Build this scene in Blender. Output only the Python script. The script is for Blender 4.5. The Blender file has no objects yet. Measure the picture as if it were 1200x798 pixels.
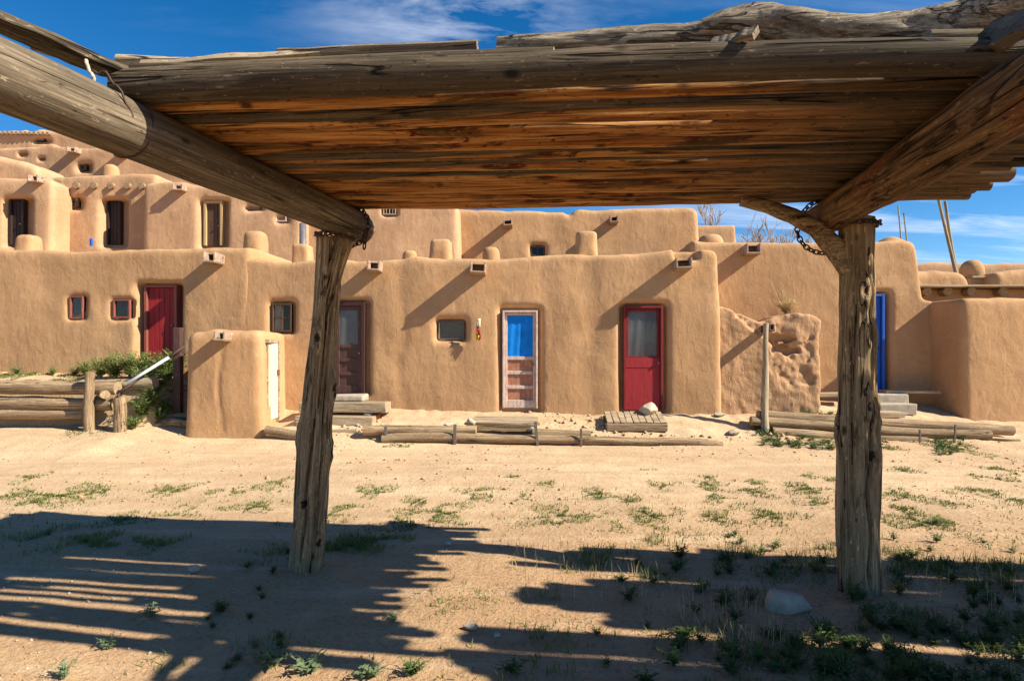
import bpy, bmesh, math, random
import numpy as np
from mathutils import Vector, Matrix, Euler

R = math.radians
SC = bpy.context.scene
COL = SC.collection
F, CX, HY, H = 698.0, 600.0, 403.0, 1.6          # lens, principal column, horizon row, eye height
SUN = Vector((1.27, -0.42, 1.0)).normalized()

def P(px, py, D):
    return Vector(((px - CX) / F * D, D, H - (py - HY) / F * D))

def interp(x, pts):
    return float(np.interp(x, [p[0] for p in pts], [p[1] for p in pts]))

# ------------------------------------------------------------------ noise
_rng = np.random.default_rng(7)
_LAT = _rng.random((64, 64, 64)).astype(np.float32) * 2 - 1
def vnoise(x, y, z):
    x, y, z = np.broadcast_arrays(np.float32(x), np.float32(y), np.float32(z))
    xi = np.floor(x).astype(np.int32); yi = np.floor(y).astype(np.int32); zi = np.floor(z).astype(np.int32)
    fx = x - xi; fy = y - yi; fz = z - zi
    fx = fx*fx*(3-2*fx); fy = fy*fy*(3-2*fy); fz = fz*fz*(3-2*fz)
    x0 = xi & 63; x1 = (xi+1) & 63; y0 = yi & 63; y1 = (yi+1) & 63; z0 = zi & 63; z1 = (zi+1) & 63
    L = _LAT
    a = L[x0,y0,z0]*(1-fx)+L[x1,y0,z0]*fx
    b = L[x0,y1,z0]*(1-fx)+L[x1,y1,z0]*fx
    c = L[x0,y0,z1]*(1-fx)+L[x1,y0,z1]*fx
    d = L[x0,y1,z1]*(1-fx)+L[x1,y1,z1]*fx
    return (a*(1-fy)+b*fy)*(1-fz)+(c*(1-fy)+d*fy)*fz
def smin(a, b, k):
    h = np.clip(.5+.5*(b-a)/k, 0, 1)
    return b*(1-h)+a*h-k*h*(1-h)
def smax(a, b, k): return -smin(-a, -b, k)
def sstep(a, b, x):
    t = np.clip((x-a)/(b-a), 0, 1); return t*t*(3-2*t)

# ------------------------------------------------------------------ materials
class NT:
    def __init__(s, name):
        s.m = bpy.data.materials.new(name); s.m.use_nodes = True
        s.t = s.m.node_tree; s.t.nodes.clear()
        s.out = s.t.nodes.new('ShaderNodeOutputMaterial')
        s.bsdf = s.n('ShaderNodeBsdfPrincipled')
        s.l(s.bsdf.outputs[0], s.out.inputs['Surface'])
    def n(s, typ, **kw):
        nd = s.t.nodes.new(typ)
        for k, v in kw.items():
            if k.startswith('i_'):
                s.set(nd.inputs[k[2:].replace('_', ' ')], v)
            else: setattr(nd, k, v)
        return nd
    def set(s, inp, v):
        if isinstance(v, bpy.types.NodeSocket): s.l(v, inp)
        else: inp.default_value = v
    def l(s, a, b): s.t.links.new(a, b)
    def coords(s, scale=(1,1,1), rand=False, which='Object'):
        tc = s.n('ShaderNodeTexCoord')
        mp = s.n('ShaderNodeMapping'); s.l(tc.outputs[which], mp.inputs['Vector'])
        mp.inputs['Scale'].default_value = scale
        if rand:
            oi = s.n('ShaderNodeObjectInfo')
            mm = s.n('ShaderNodeMath', operation='MULTIPLY'); s.l(oi.outputs['Random'], mm.inputs[0]); mm.inputs[1].default_value = 57.0
            s.l(mm.outputs[0], mp.inputs['Location'])
        return mp.outputs[0]
    def noise(s, vec, scale, detail=4, rough=.6, dist=0):
        nd = s.n('ShaderNodeTexNoise'); s.l(vec, nd.inputs['Vector'])
        nd.inputs['Scale'].default_value = scale; nd.inputs['Detail'].default_value = detail
        nd.inputs['Roughness'].default_value = rough; nd.inputs['Distortion'].default_value = dist
        return nd.outputs['Fac']
    def ramp(s, fac, stops, interp='LINEAR'):
        r = s.n('ShaderNodeValToRGB'); s.l(fac, r.inputs[0]); cr = r.color_ramp; cr.interpolation = interp
        while len(cr.elements) > 1: cr.elements.remove(cr.elements[-1])
        for i, (p, c) in enumerate(stops):
            e = cr.elements[0] if i == 0 else cr.elements.new(p)
            e.position = p
            if not hasattr(c, '__len__'): c = (c, c, c)
            e.color = (*c[:3], 1)
        return r.outputs[0]
    def mix(s, fac, a, b, mode='MIX'):
        m = s.n('ShaderNodeMix', data_type='RGBA', blend_type=mode)
        s.set(m.inputs[0], fac)
        for i, v in ((6, a), (7, b)):
            if isinstance(v, bpy.types.NodeSocket): s.l(v, m.inputs[i])
            else:
                if not hasattr(v, '__len__'): v = (v, v, v)
                m.inputs[i].default_value = (*v[:3], 1)
        return m.outputs[2]
    def math(s, op, a, b=None):
        m = s.n('ShaderNodeMath', operation=op); s.set(m.inputs[0], a)
        if b is not None: s.set(m.inputs[1], b)
        return m.outputs[0]
    def bump(s, height, dist, prev=None, strength=1):
        b = s.n('ShaderNodeBump'); b.inputs['Distance'].default_value = dist; b.inputs['Strength'].default_value = strength
        s.l(height, b.inputs['Height'])
        if prev is not None: s.l(prev, b.inputs['Normal'])
        return b.outputs[0]
    def done(s, col=None, rough=.9, normal=None, spec=.2, **kw):
        if col is not None:
            if isinstance(col, bpy.types.NodeSocket): s.l(col, s.bsdf.inputs['Base Color'])
            else: s.bsdf.inputs['Base Color'].default_value = (*col[:3], 1)
        s.set(s.bsdf.inputs['Roughness'], rough)
        s.bsdf.inputs['Specular IOR Level'].default_value = spec
        if normal is not None: s.l(normal, s.bsdf.inputs['Normal'])
        for k, v in kw.items(): s.bsdf.inputs[k].default_value = v
        return s.m

def mul(c, f): return tuple(x*f for x in c)

def adobe(name, base, crack=.22, rough_amp=1.0):
    t = NT(name); v = t.coords(rand=True)
    n1 = t.noise(v, .7, 5, .6); n2 = t.noise(v, 4.5, 5, .65); n3 = t.noise(v, 70, 2, .5)
    vs = t.coords((5, 5, .45), rand=True); st = t.noise(vs, 1.2, 4, .6)
    c = t.mix(t.ramp(n1, [(.32, 0), (.7, 1)]), mul(base, .86), mul(base, 1.1))
    c = t.mix(t.ramp(n2, [(.35, .35), (.6, 0)]), c, mul(base, .74))
    c = t.mix(t.ramp(st, [(.56, 0), (.75, .35)]), c, (base[0]*1.18, base[1]*1.22, base[2]*1.3))
    c = t.mix(t.ramp(n3, [(.62, 0), (.72, .5)]), c, (base[0]*1.35, base[1]*1.42, base[2]*1.6))
    c = t.mix(t.ramp(n3, [(.28, .5), (.38, 0)]), c, mul(base, .6))
    pt = t.noise(t.coords((.9, .9, 1.3), rand=True), 1, 6, .55, .5)
    c = t.mix(t.ramp(pt, [(.535, 0), (.55, .5), (.62, .25)]), c, (base[0]*.86, base[1]*.83, base[2]*.78))
    c = t.mix(t.ramp(pt, [(.40, .45), (.42, 0)]), c, (base[0]*1.10, base[1]*1.13, base[2]*1.16))
    fl = t.noise(t.coords((60, 60, 22), rand=True), 1, 1, .5, 2.0)
    c = t.mix(t.ramp(fl, [(.68, 0), (.71, .7)]), c, (base[0]*1.5, base[1]*1.65, base[2]*1.8))
    # hairline cracks
    vd = t.n('ShaderNodeVectorMath', operation='ADD'); t.l(v, vd.inputs[0])
    nz = t.n('ShaderNodeTexNoise'); t.l(v, nz.inputs['Vector']); nz.inputs['Scale'].default_value = 2.5; nz.inputs['Detail'].default_value = 4
    sc = t.n('ShaderNodeVectorMath', operation='SCALE'); t.l(nz.outputs['Color'], sc.inputs[0]); sc.inputs['Scale'].default_value = .7
    t.l(sc.outputs[0], vd.inputs[1])
    vo = t.n('ShaderNodeTexVoronoi', feature='DISTANCE_TO_EDGE'); t.l(vd.outputs[0], vo.inputs['Vector']); vo.inputs['Scale'].default_value = .9
    ck = t.ramp(vo.outputs['Distance'], [(0, 1), (.006, 0)])
    msk = t.ramp(t.noise(v, 1.1, 2), [(.58, 0), (.64, 1)])
    ckm = t.math('MULTIPLY', ck, msk)
    c = t.mix(t.math('MULTIPLY', ckm, crack), c, mul(base, .45))
    nb = t.bump(t.noise(v, 2.2, 3, .5), .022*rough_amp)
    nb = t.bump(t.noise(t.coords((9, 9, 4), rand=True), 1, 3, .5, .6), .009*rough_amp, nb)
    nb = t.bump(t.noise(v, 60, 3, .6), .0035*rough_amp, nb)
    nb = t.bump(ckm, -.004, nb)
    return t.done(c, .95, nb, .1)

def wood(name, dark, light, accent=None, acc_lo=.55, acc_hi=.62, grain=1.0, crack=1.0, axis=0, bumpd=.004, fade=None):
    t = NT(name)
    def aniso(a, b):
        sc = [a*grain]*3; sc[axis] = b*grain
        return t.coords(tuple(sc), rand=True)
    fine = t.noise(aniso(95, 2.2), 1, 5, .7, .2)
    g = t.noise(aniso(30, 1.0), 1, 6, .7, .35)
    g2 = t.noise(aniso(7, .9), 1, 5, .6, .6)
    big = t.noise(aniso(2.2, .8), 1, 3, .5)
    c = t.mix(t.ramp(g, [(.34, 0), (.64, 1)]), dark, light)
    c = t.mix(t.ramp(fine, [(.36, .75), (.54, 0)]), c, mul(dark, .55))
    c = t.mix(t.ramp(fine, [(.56, 0), (.68, .6)]), c, mul(light, 1.25))
    c = t.mix(t.ramp(g2, [(.36, .6), (.58, 0)]), c, mul(dark, .7))
    c = t.mix(t.ramp(big, [(.4, .35), (.6, 0)]), c, mul(light, .45))
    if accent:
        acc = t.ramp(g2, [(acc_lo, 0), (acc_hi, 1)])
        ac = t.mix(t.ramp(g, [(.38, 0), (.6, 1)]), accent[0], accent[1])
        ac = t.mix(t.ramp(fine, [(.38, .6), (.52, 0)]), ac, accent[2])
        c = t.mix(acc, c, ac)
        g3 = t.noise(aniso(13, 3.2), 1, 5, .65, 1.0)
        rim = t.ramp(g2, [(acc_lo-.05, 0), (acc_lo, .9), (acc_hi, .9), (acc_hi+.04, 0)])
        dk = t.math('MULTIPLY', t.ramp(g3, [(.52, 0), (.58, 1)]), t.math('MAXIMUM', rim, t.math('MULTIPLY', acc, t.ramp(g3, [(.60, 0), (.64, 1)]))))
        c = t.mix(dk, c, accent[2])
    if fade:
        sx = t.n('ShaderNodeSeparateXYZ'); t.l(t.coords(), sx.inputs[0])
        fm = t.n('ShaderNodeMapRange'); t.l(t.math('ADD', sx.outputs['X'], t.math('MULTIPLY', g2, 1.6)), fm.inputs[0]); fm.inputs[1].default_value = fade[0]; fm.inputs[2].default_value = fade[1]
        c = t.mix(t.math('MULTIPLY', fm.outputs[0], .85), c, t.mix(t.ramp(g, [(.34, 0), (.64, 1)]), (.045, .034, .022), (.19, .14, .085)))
    pit = t.noise(aniso(75, 24), 1, 3, .6, .5)
    c = t.mix(t.ramp(pit, [(.30, .8), (.37, 0)]), c, mul(dark, .3))
    c = t.mix(t.ramp(pit, [(.635, 0), (.69, .55)]), c, mul(light, 1.45))
    cn = t.noise(aniso(11, .42), 1, 3, .5, .3)
    ck = t.ramp(cn, [(.486, 0), (.498, 1), (.506, 1), (.518, 0)])
    cm = t.math('MULTIPLY', ck, t.ramp(t.noise(aniso(5, 1.6), 1, 2), [(.46, 0), (.56, 1)]))
    c = t.mix(t.math('MULTIPLY', cm, .92*crack), c, mul(dark, .16))
    sk = [3.4]*3; sk[axis] = 1.7
    vk = t.n('ShaderNodeTexVoronoi'); t.l(t.coords(tuple(sk), rand=True), vk.inputs['Vector']); vk.inputs['Scale'].default_value = 1.7
    kn = t.ramp(vk.outputs['Distance'], [(.05, 1), (.085, .5), (.12, 0)])
    c = t.mix(t.math('MULTIPLY', kn, .85), c, mul(dark, .22))
    nb = t.bump(g, bumpd); nb = t.bump(fine, bumpd*.5, nb); nb = t.bump(cm, -bumpd*2.5, nb); nb = t.bump(g2, bumpd*2, nb)
    return t.done(c, .85, nb, .15)

def paint(name, base, chip=None, chip_amt=.6, rough=.55, speck=.8):
    t = NT(name); v = t.coords(rand=True)
    n = t.noise(t.coords((24, 24, 9), rand=True), 1, 6, .7, .6); n2 = t.noise(t.coords((30, 30, 3), rand=True), 1, 4)
    c = t.mix(t.ramp(n2, [(.3, 0), (.7, 1)]), mul(base, .8), mul(base, 1.12))
    if chip: c = t.mix(t.ramp(n, [(chip_amt, 0), (chip_amt+.06, speck)]), c, chip)
    return t.done(c, rough, t.bump(n2, .003), .3)

def plain(name, base, rough=.7, spec=.3, nscale=12, amp=.25, bd=.004, **kw):
    t = NT(name); v = t.coords(rand=True); n = t.noise(v, nscale, 5, .6)
    c = t.mix(t.ramp(n, [(.3, 0), (.7, 1)]), mul(base, 1-amp), mul(base, 1+amp))
    return t.done(c, rough, t.bump(n, bd), spec, **kw)

M = {}
AD = (.45, .270, .138)
M['adobe'] = adobe('adobe', AD)
M['adobe_far'] = adobe('adobe_pale', (.47, .29, .165), .3)
M['adobe_worn'] = adobe('adobe_worn', (.44, .265, .145), .8, 3.0)
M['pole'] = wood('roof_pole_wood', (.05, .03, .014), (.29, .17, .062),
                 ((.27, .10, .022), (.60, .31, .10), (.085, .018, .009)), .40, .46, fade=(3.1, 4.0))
M['greypole'] = wood('grey_pole_wood', (.035, .026, .017), (.20, .15, .092))
M['beam'] = wood('beam_wood', (.075, .056, .037), (.31, .245, .165), crack=.7)
M['beam_brown'] = wood('beam_brown_wood', (.075, .04, .018), (.36, .215, .095),
                       ((.13, .05, .018), (.24, .11, .045), (.035, .014, .008)), .52, .57)
M['post'] = wood('post_wood', (.125, .082, .042), (.64, .475, .275), ((.17, .09, .04), (.26, .15, .07), (.04, .02, .01)), .58, .66, bumpd=.01)
M['bark'] = wood('bark', (.10, .08, .058), (.52, .43, .31), grain=1.0, crack=.6, bumpd=.012)
M['log'] = wood('weathered_log', (.18, .115, .065), (.50, .365, .22), crack=.8)
M['plank'] = wood('weathered_plank', (.27, .19, .115), (.62, .49, .33), crack=.6)
M['stick'] = wood('pale_stick', (.3, .24, .15), (.52, .43, .29))
M['spout'] = wood('spout_wood', (.33, .20, .13), (.62, .47, .36))
M['end'] = plain('cut_wood_end', (.30, .215, .13), .9, .1, 20, .35, .01)
M['endgrey'] = plain('grey_wood_end', (.26, .235, .19), .9, .1, 20, .35, .01)
M['red'] = paint('red_paint', (.27, .014, .018), (.32, .07, .05), .6)
M['redframe2'] = paint('dark_red_paint', (.17, .014, .016), (.22, .05, .035), .62)
M['redworn'] = paint('worn_red_paint', (.30, .02, .028), (.24, .06, .035), .55, speck=.5)
M['redframe'] = paint('dull_red_paint', (.24, .07, .05), (.30, .15, .10), .6)
M['oxblood'] = paint('dull_brown_paint', (.080, .040, .034), (.13, .075, .058), .56)
M['oxframe'] = paint('dark_oxblood_paint', (.045, .018, .016), (.09, .045, .035), .64)
M['pink'] = paint('faded_pink_paint', (.52, .37, .31), (.62, .52, .46), .48)
M['ply'] = paint('worn_red_board', (.36, .15, .09), (.44, .26, .17), .5)
M['brown'] = paint('brown_door_wood', (.085, .045, .025), (.16, .09, .05), .58)
M['darkdoor'] = paint('dark_door_wood', (.03, .017, .014), (.06, .035, .025), .62)
M['yellow'] = paint('yellow_wood', (.44, .31, .15), (.40, .24, .1), .6)
M['white'] = paint('white_paint', (.62, .57, .45), (.6, .5, .36), .62)
M['blue'] = paint('blue_paint', (.010, .09, .46), (.05, .16, .5), .62)
M['bluecloth'] = plain('blue_cloth', (.008, .21, .70), .8, .1, 3, .25)
M['greycloth'] = plain('grey_cloth', (.15, .155, .175), .85, .1, 2, .2)
M['beigecloth'] = plain('beige_cloth', (.34, .29, .20), .85, .1, 6, .25)
M['crack'] = wood('dark_split_wood', (.03, .019, .011), (.11, .066, .034))
M['dark'] = plain('dark_interior', (.02, .015, .012), .9, .1)
M['screen'] = plain('dark_screen', (.13, .105, .085), .6, .3)
M['iron'] = plain('rusty_iron', (.055, .03, .02), .75, .4, 40, .4)
M['pipe'] = plain('grey_pipe', (.12, .12, .13), .5, .5)
M['litpipe'] = plain('sunlit_pale_pipe', (.50, .56, .62), .35, .5)
M['stone'] = plain('pale_stone', (.42, .355, .265), .9, .2, 6, .3, .02)
M['whitestone'] = plain('white_stone', (.40, .35, .28), .9, .2, 6, .22, .02)
M['concrete'] = plain('concrete', (.36, .31, .245), .9, .2, 10, .2, .008)
M['brick'] = plain('red_brick', (.38, .13, .07), .9, .2)
M['gold'] = plain('yellow_corn', (.62, .40, .06), .7, .2)
M['chili'] = plain('red_chili', (.28, .02, .02), .5, .3)
M['husk'] = plain('pale_husk', (.62, .55, .38), .8, .1)
M['rope'] = plain('pale_rope', (.42, .37, .29), .9, .1)
def leafmat(name, a, b):
    t = NT(name); v = t.coords(rand=True); n = t.noise(v, 14, 3)
    t.done(t.mix(t.ramp(n, [(.3, 0), (.7, 1)]), a, b), .7, None, .15)
    tr = t.n('ShaderNodeBsdfTranslucent'); t.l(t.bsdf.inputs['Base Color'].links[0].from_socket, tr.inputs['Color'])
    mx = t.n('ShaderNodeMixShader'); mx.inputs[0].default_value = .3
    t.l(t.bsdf.outputs[0], mx.inputs[1]); t.l(tr.outputs[0], mx.inputs[2]); t.l(mx.outputs[0], t.out.inputs['Surface'])
    return t.m
M['leaf'] = leafmat('weed_leaf', (.055, .10, .03), (.13, .19, .055))
M['leafbright'] = leafmat('bright_bush_leaf', (.15, .21, .06), (.28, .34, .11))
M['leafdark'] = leafmat('dark_weed_leaf', (.05, .085, .025), (.11, .15, .04))
M['leafblue'] = leafmat('grey_green_leaf', (.13, .19, .10), (.24, .30, .15))
M['grass'] = leafmat('grass_blade', (.10, .14, .035), (.22, .24, .07))
M['drygrass'] = leafmat('dry_grass', (.42, .32, .15), (.60, .48, .26))
M['barebranch'] = plain('bare_branch', (.34, .26, .20), .9, .1)
M['hill'] = plain('far_hill', (.10, .12, .13), 1, 0, .01, .2)
def glassmat():
    t = NT('window_glass')
    tr = t.n('ShaderNodeBsdfTransparent'); tr.inputs[0].default_value = (.95, .95, .95, 1)
    gl = t.n('ShaderNodeBsdfGlossy'); gl.inputs['Roughness'].default_value = .06
    fr = t.n('ShaderNodeFresnel'); fr.inputs[0].default_value = 1.5
    mx = t.n('ShaderNodeMixShader'); t.l(t.math('MULTIPLY', fr.outputs[0], .45), mx.inputs[0]); t.l(tr.outputs[0], mx.inputs[1]); t.l(gl.outputs[0], mx.inputs[2])
    t.t.nodes.remove(t.bsdf); t.l(mx.outputs[0], t.out.inputs['Surface']); return t.m
M['glass'] = glassmat()
def groundmat():
    t = NT('dry_earth'); v = t.coords()
    big = t.noise(v, .5, 4, .6); mid = t.noise(v, 3.5, 5, .65); fine = t.noise(v, 38, 4, .7); grit = t.noise(v, 130, 2, .6)
    a, b = (.59, .445, .275), (.47, .33, .20)
    c = t.mix(t.ramp(big, [(.35, 0), (.65, 1)]), a, b)
    c = t.mix(t.ramp(mid, [(.38, .5), (.62, 0)]), c, (.43, .285, .17))
    c = t.mix(t.ramp(fine, [(.34, .6), (.5, 0)]), c, (.25, .16, .095))
    c = t.mix(t.ramp(fine, [(.58, 0), (.72, .5)]), c, (.58, .46, .32))
    c = t.mix(t.ramp(grit, [(.66, 0), (.72, .65)]), c, (.6, .5, .38))
    c = t.mix(t.ramp(grit, [(.27, .6), (.33, 0)]), c, (.17, .11, .07))
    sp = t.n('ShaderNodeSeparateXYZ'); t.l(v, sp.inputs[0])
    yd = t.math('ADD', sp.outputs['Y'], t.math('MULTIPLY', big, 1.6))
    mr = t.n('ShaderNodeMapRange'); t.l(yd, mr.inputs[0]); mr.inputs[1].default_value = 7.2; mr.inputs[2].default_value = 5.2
    c = t.mix(t.math('MULTIPLY', mr.outputs[0], .8), c, t.mix(1.0, c, (.72, .62, .54), 'MULTIPLY'))  # redder yard earth; extra darkening puts deeper roof shade into its colour
    tr = t.noise(t.coords((.25, 3.2, 1)), 1, 5, .6, .4)
    c = t.mix(t.ramp(tr, [(.36, .35), (.5, 0)]), c, mul(b, .82)); c = t.mix(t.ramp(tr, [(.54, 0), (.66, .3)]), c, (.62, .5, .35))
    nb = t.bump(mid, .014); nb = t.bump(t.noise(v, 14, 5, .65), .007, nb); nb = t.bump(fine, .010, nb); nb = t.bump(grit, .003, nb)
    return t.done(c, .97, nb, .08)
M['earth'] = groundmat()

# ------------------------------------------------------------------ objects
def tag(o, label=None, cat=None, group=None, kind=None):
    if label: o['label'] = label
    if cat: o['category'] = cat
    if group: o['group'] = group
    if kind: o['kind'] = kind
    return o

def empty(name, loc, rz=0.0):
    o = bpy.data.objects.new(name, None); COL.objects.link(o)
    o.location = loc; o.rotation_euler = (0, 0, rz); o.empty_display_size = .3
    return o

def mesh_np(name, V, Q, mats, smooth=True, mi=None):
    """V (n,3) array, Q list/array of faces (tris, quads or mixed)"""
    me = bpy.data.meshes.new(name)
    if isinstance(Q, np.ndarray):
        n, k = Q.shape
        me.vertices.add(len(V)); me.vertices.foreach_set('co', np.ascontiguousarray(V, dtype=np.float32).ravel())
        me.loops.add(n*k); me.loops.foreach_set('vertex_index', np.ascontiguousarray(Q, dtype=np.int32).ravel())
        me.polygons.add(n); me.polygons.foreach_set('loop_start', np.arange(0, n*k, k, dtype=np.int32))
        me.polygons.foreach_set('loop_total', np.full(n, k, dtype=np.int32))
        me.update(calc_edges=True)
    else:
        me.from_pydata([tuple(v) for v in V], [], Q)
    for m in (mats if isinstance(mats, (list, tuple)) else [mats]): me.materials.append(m)
    if smooth: me.polygons.foreach_set('use_smooth', [True]*len(me.polygons))
    if mi is not None: me.polygons.foreach_set('material_index', mi)
    me.update()
    return me

def link(name, me, parent=None, loc=None, rot=None):
    o = bpy.data.objects.new(name, me); COL.objects.link(o)
    if parent is not None: o.parent = parent
    if loc is not None: o.location = loc
    if rot is not None: o.rotation_euler = rot
    return o

class MB:
    """collects bevelled boxes and prisms, then becomes one mesh"""
    def __init__(s): s.bm = bmesh.new()
    def box(s, c, d, rot=(0,0,0), bev=.006, mi=0, jit=0):
        b = bmesh.new()
        bmesh.ops.create_cube(b, size=1)
        for v in b.verts:
            v.co = Vector((v.co.x*d[0], v.co.y*d[1], v.co.z*d[2]))
            if jit: v.co += Vector((random.uniform(-jit, jit), random.uniform(-jit, jit), random.uniform(-jit, jit)))
        if bev: bmesh.ops.bevel(b, geom=b.edges[:], offset=min(bev, min(d)*.3), segments=2, affect='EDGES', profile=.5)
        m = Matrix.Translation(c) @ Euler(rot).to_matrix().to_4x4()
        b.transform(m)
        for f in b.faces: f.material_index = mi
        tmp = bpy.data.meshes.new('t'); b.to_mesh(tmp); b.free()
        s.bm.from_mesh(tmp); bpy.data.meshes.remove(tmp)
        return s
    def cyl(s, p0, p1, r, n=10, r1=None):
        p0, p1 = Vector(p0), Vector(p1); d = p1-p0
        q = d.to_track_quat('Z', 'Y').to_matrix().to_4x4()
        bmesh.ops.create_cone(s.bm, cap_ends=True, segments=n, radius1=r, radius2=r if r1 is None else r1, depth=d.length,
                              matrix=Matrix.Translation((p0+p1)/2) @ q)
        return s
    def build(s, name, mats, parent=None, smooth=False, loc=None, rot=None):
        me = bpy.data.meshes.new(name); bmesh.ops.recalc_face_normals(s.bm, faces=s.bm.faces[:])
        s.bm.to_mesh(me); s.bm.free()
        for m in (mats if isinstance(mats, (list, tuple)) else [mats]): me.materials.append(m)
        if smooth: me.polygons.foreach_set('use_smooth', [True]*len(me.polygons))
        return link(name, me, parent, loc, rot)

def tube_mesh(name, path, radii, segs=12, amp=.05, freq=3.0, seed=0, mats=None, grooves=0, knots=(), capmat=1, splits=()):
    """round timber along a path (local coordinates); radius wobbles; cut ends keep their own faces"""
    path = np.array([tuple(p) for p in path], float); n = len(path)
    tang = np.gradient(path, axis=0); tang /= np.linalg.norm(tang, axis=1)[:, None]
    ref = np.array([0, 0, 1.0]) if abs(tang[0][2]) < .8 else np.array([0, 1.0, 0])
    V = []; ang = np.linspace(0, 2*math.pi, segs, endpoint=False)
    s = np.concatenate([[0], np.cumsum(np.linalg.norm(np.diff(path, axis=0), axis=1))])
    radii = np.interp(np.linspace(0, 1, n), np.linspace(0, 1, len(radii)), radii)
    for i in range(n):
        t = tang[i]; a = np.cross(ref, t); a /= np.linalg.norm(a); b = np.cross(t, a)
        r = radii[i]*(1+amp*vnoise(np.cos(ang)*1.3+seed*3.7, np.sin(ang)*1.3, s[i]*freq+seed)
                      + amp*.5*vnoise(np.cos(ang)*3+seed*1.7, np.sin(ang)*3, s[i]*freq*2.3+seed*.3))
        if grooves: r = r*(1-grooves*np.clip(vnoise(np.cos(ang)*5+seed, np.sin(ang)*5+seed*2, s[i]*.9)-.15, 0, 1))
        for (a0, s0, s1, w_, dp, dr) in splits:
            da = np.angle(np.exp(1j*(ang-a0-dr*math.sin(s[i]*2.3+a0)-.12*float(vnoise(s[i]*4, a0*3, 1.1)))))
            win = max(0., min(1., (s[i]-s0)/.15, (s1-s[i])/.15))
            r = r-dp*win*np.exp(-(da*radii[i]/w_)**2)+dp*.22*win*np.exp(-(np.abs(da)*radii[i]/w_-2.2)**2)
        for (ks, ka, kw, kh) in knots:
            da = np.angle(np.exp(1j*(ang-ka)))
            dd = np.sqrt((da*radii[i]/kw)**2 + ((s[i]-ks)/(kw*1.5))**2)
            r = r + kh*np.exp(-dd**2) - kh*1.3*np.exp(-(dd*2.6)**2)
        V.append(path[i] + np.outer(r*np.cos(ang), a) + np.outer(r*np.sin(ang), b))
    V = np.concatenate(V); fs = []; mi = []
    am = ang+math.pi/segs
    for i in range(n-1):
        mk = np.zeros(segs, int)
        for (ks, ka, kw, kh) in knots:
            if abs(s[i]-ks) < kw*2:
                da = np.abs((am-ka+math.pi) % (2*math.pi)-math.pi)*radii[i]
                mk[np.hypot(da/kw, (s[i]-ks)/(kw*1.5)) < .30+.16*vnoise(s[i]*40, am*6, 2.)] = 2
        for (a0, s0, s1, w_, dp, dr) in splits:
            if s0+.05 < s[i] < s1-.05:
                da = np.abs((am-a0-dr*math.sin(s[i]*2.3+a0)-.12*float(vnoise(s[i]*4, a0*3, 1.1))+math.pi) % (2*math.pi)-math.pi)*radii[i]
                mk[da < w_*(.10+.55*vnoise(s[i]*7, a0, 5.))] = 2
        for j in range(segs):
            k = (j+1) % segs; m_ = int(mk[j])
            fs.append((i*segs+j, i*segs+k, (i+1)*segs+k, (i+1)*segs+j)); mi.append(m_)
    base = len(V)
    c0 = V[:segs].copy(); c1 = V[-segs:].copy()
    V = np.concatenate([V, c0, c1, [path[0]-tang[0]*radii[0]*.04], [path[-1]+tang[-1]*radii[-1]*.04]])
    for j in range(segs):
        k = (j+1) % segs
        fs.append((base+k, base+j, base+2*segs)); mi.append(capmat)
        fs.append((base+segs+j, base+segs+k, base+2*segs+1)); mi.append(capmat)
    me = mesh_np(name, V, fs, mats, True, mi)
    return me

def log(name, p0, p1, r0, r1, mat, end='end', parent=None, seed=0, bend=.02, rings=24, segs=12, amp=.06, freq=2.5, **kw):
    """timber from p0 to p1; local X runs along it"""
    p0, p1 = Vector(p0), Vector(p1); d = p1-p0; L = d.length
    rs = random.Random(seed*31+5)
    ph, a1, a2 = rs.uniform(0, 6), rs.uniform(-1, 1)*bend, rs.uniform(-1, 1)*bend
    path = [(L*t, a1*math.sin(math.pi*t+ph*.2)*1.0 - a1*math.sin(ph*.2)*(1-2*t) + a1*.4*math.sin(7*t+ph), a2*math.sin(math.pi*t)+a2*.4*(math.sin(9*t+ph)-math.sin(ph)))
            for t in np.linspace(0, 1, rings)]
    me = tube_mesh(name, path, [r0, r1] if not hasattr(r0, '__len__') else r0, segs, amp, freq, seed, [M[mat], M[end], M['crack']], **kw)
    o = link(name, me, parent)
    if abs(d.z) > .9*L:                                  # upright timber: local Y keeps to world Y
        x_ = d.normalized(); y_ = (Vector((0, 1, 0))-x_*x_.y).normalized(); z_ = x_.cross(y_)
        o.rotation_euler = Matrix((x_, y_, z_)).transposed().to_euler()
    else: o.rotation_euler = d.to_track_quat('X', 'Z').to_euler()
    o.location = p0 - (parent.location if parent is not None else Vector())
    return o

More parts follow.
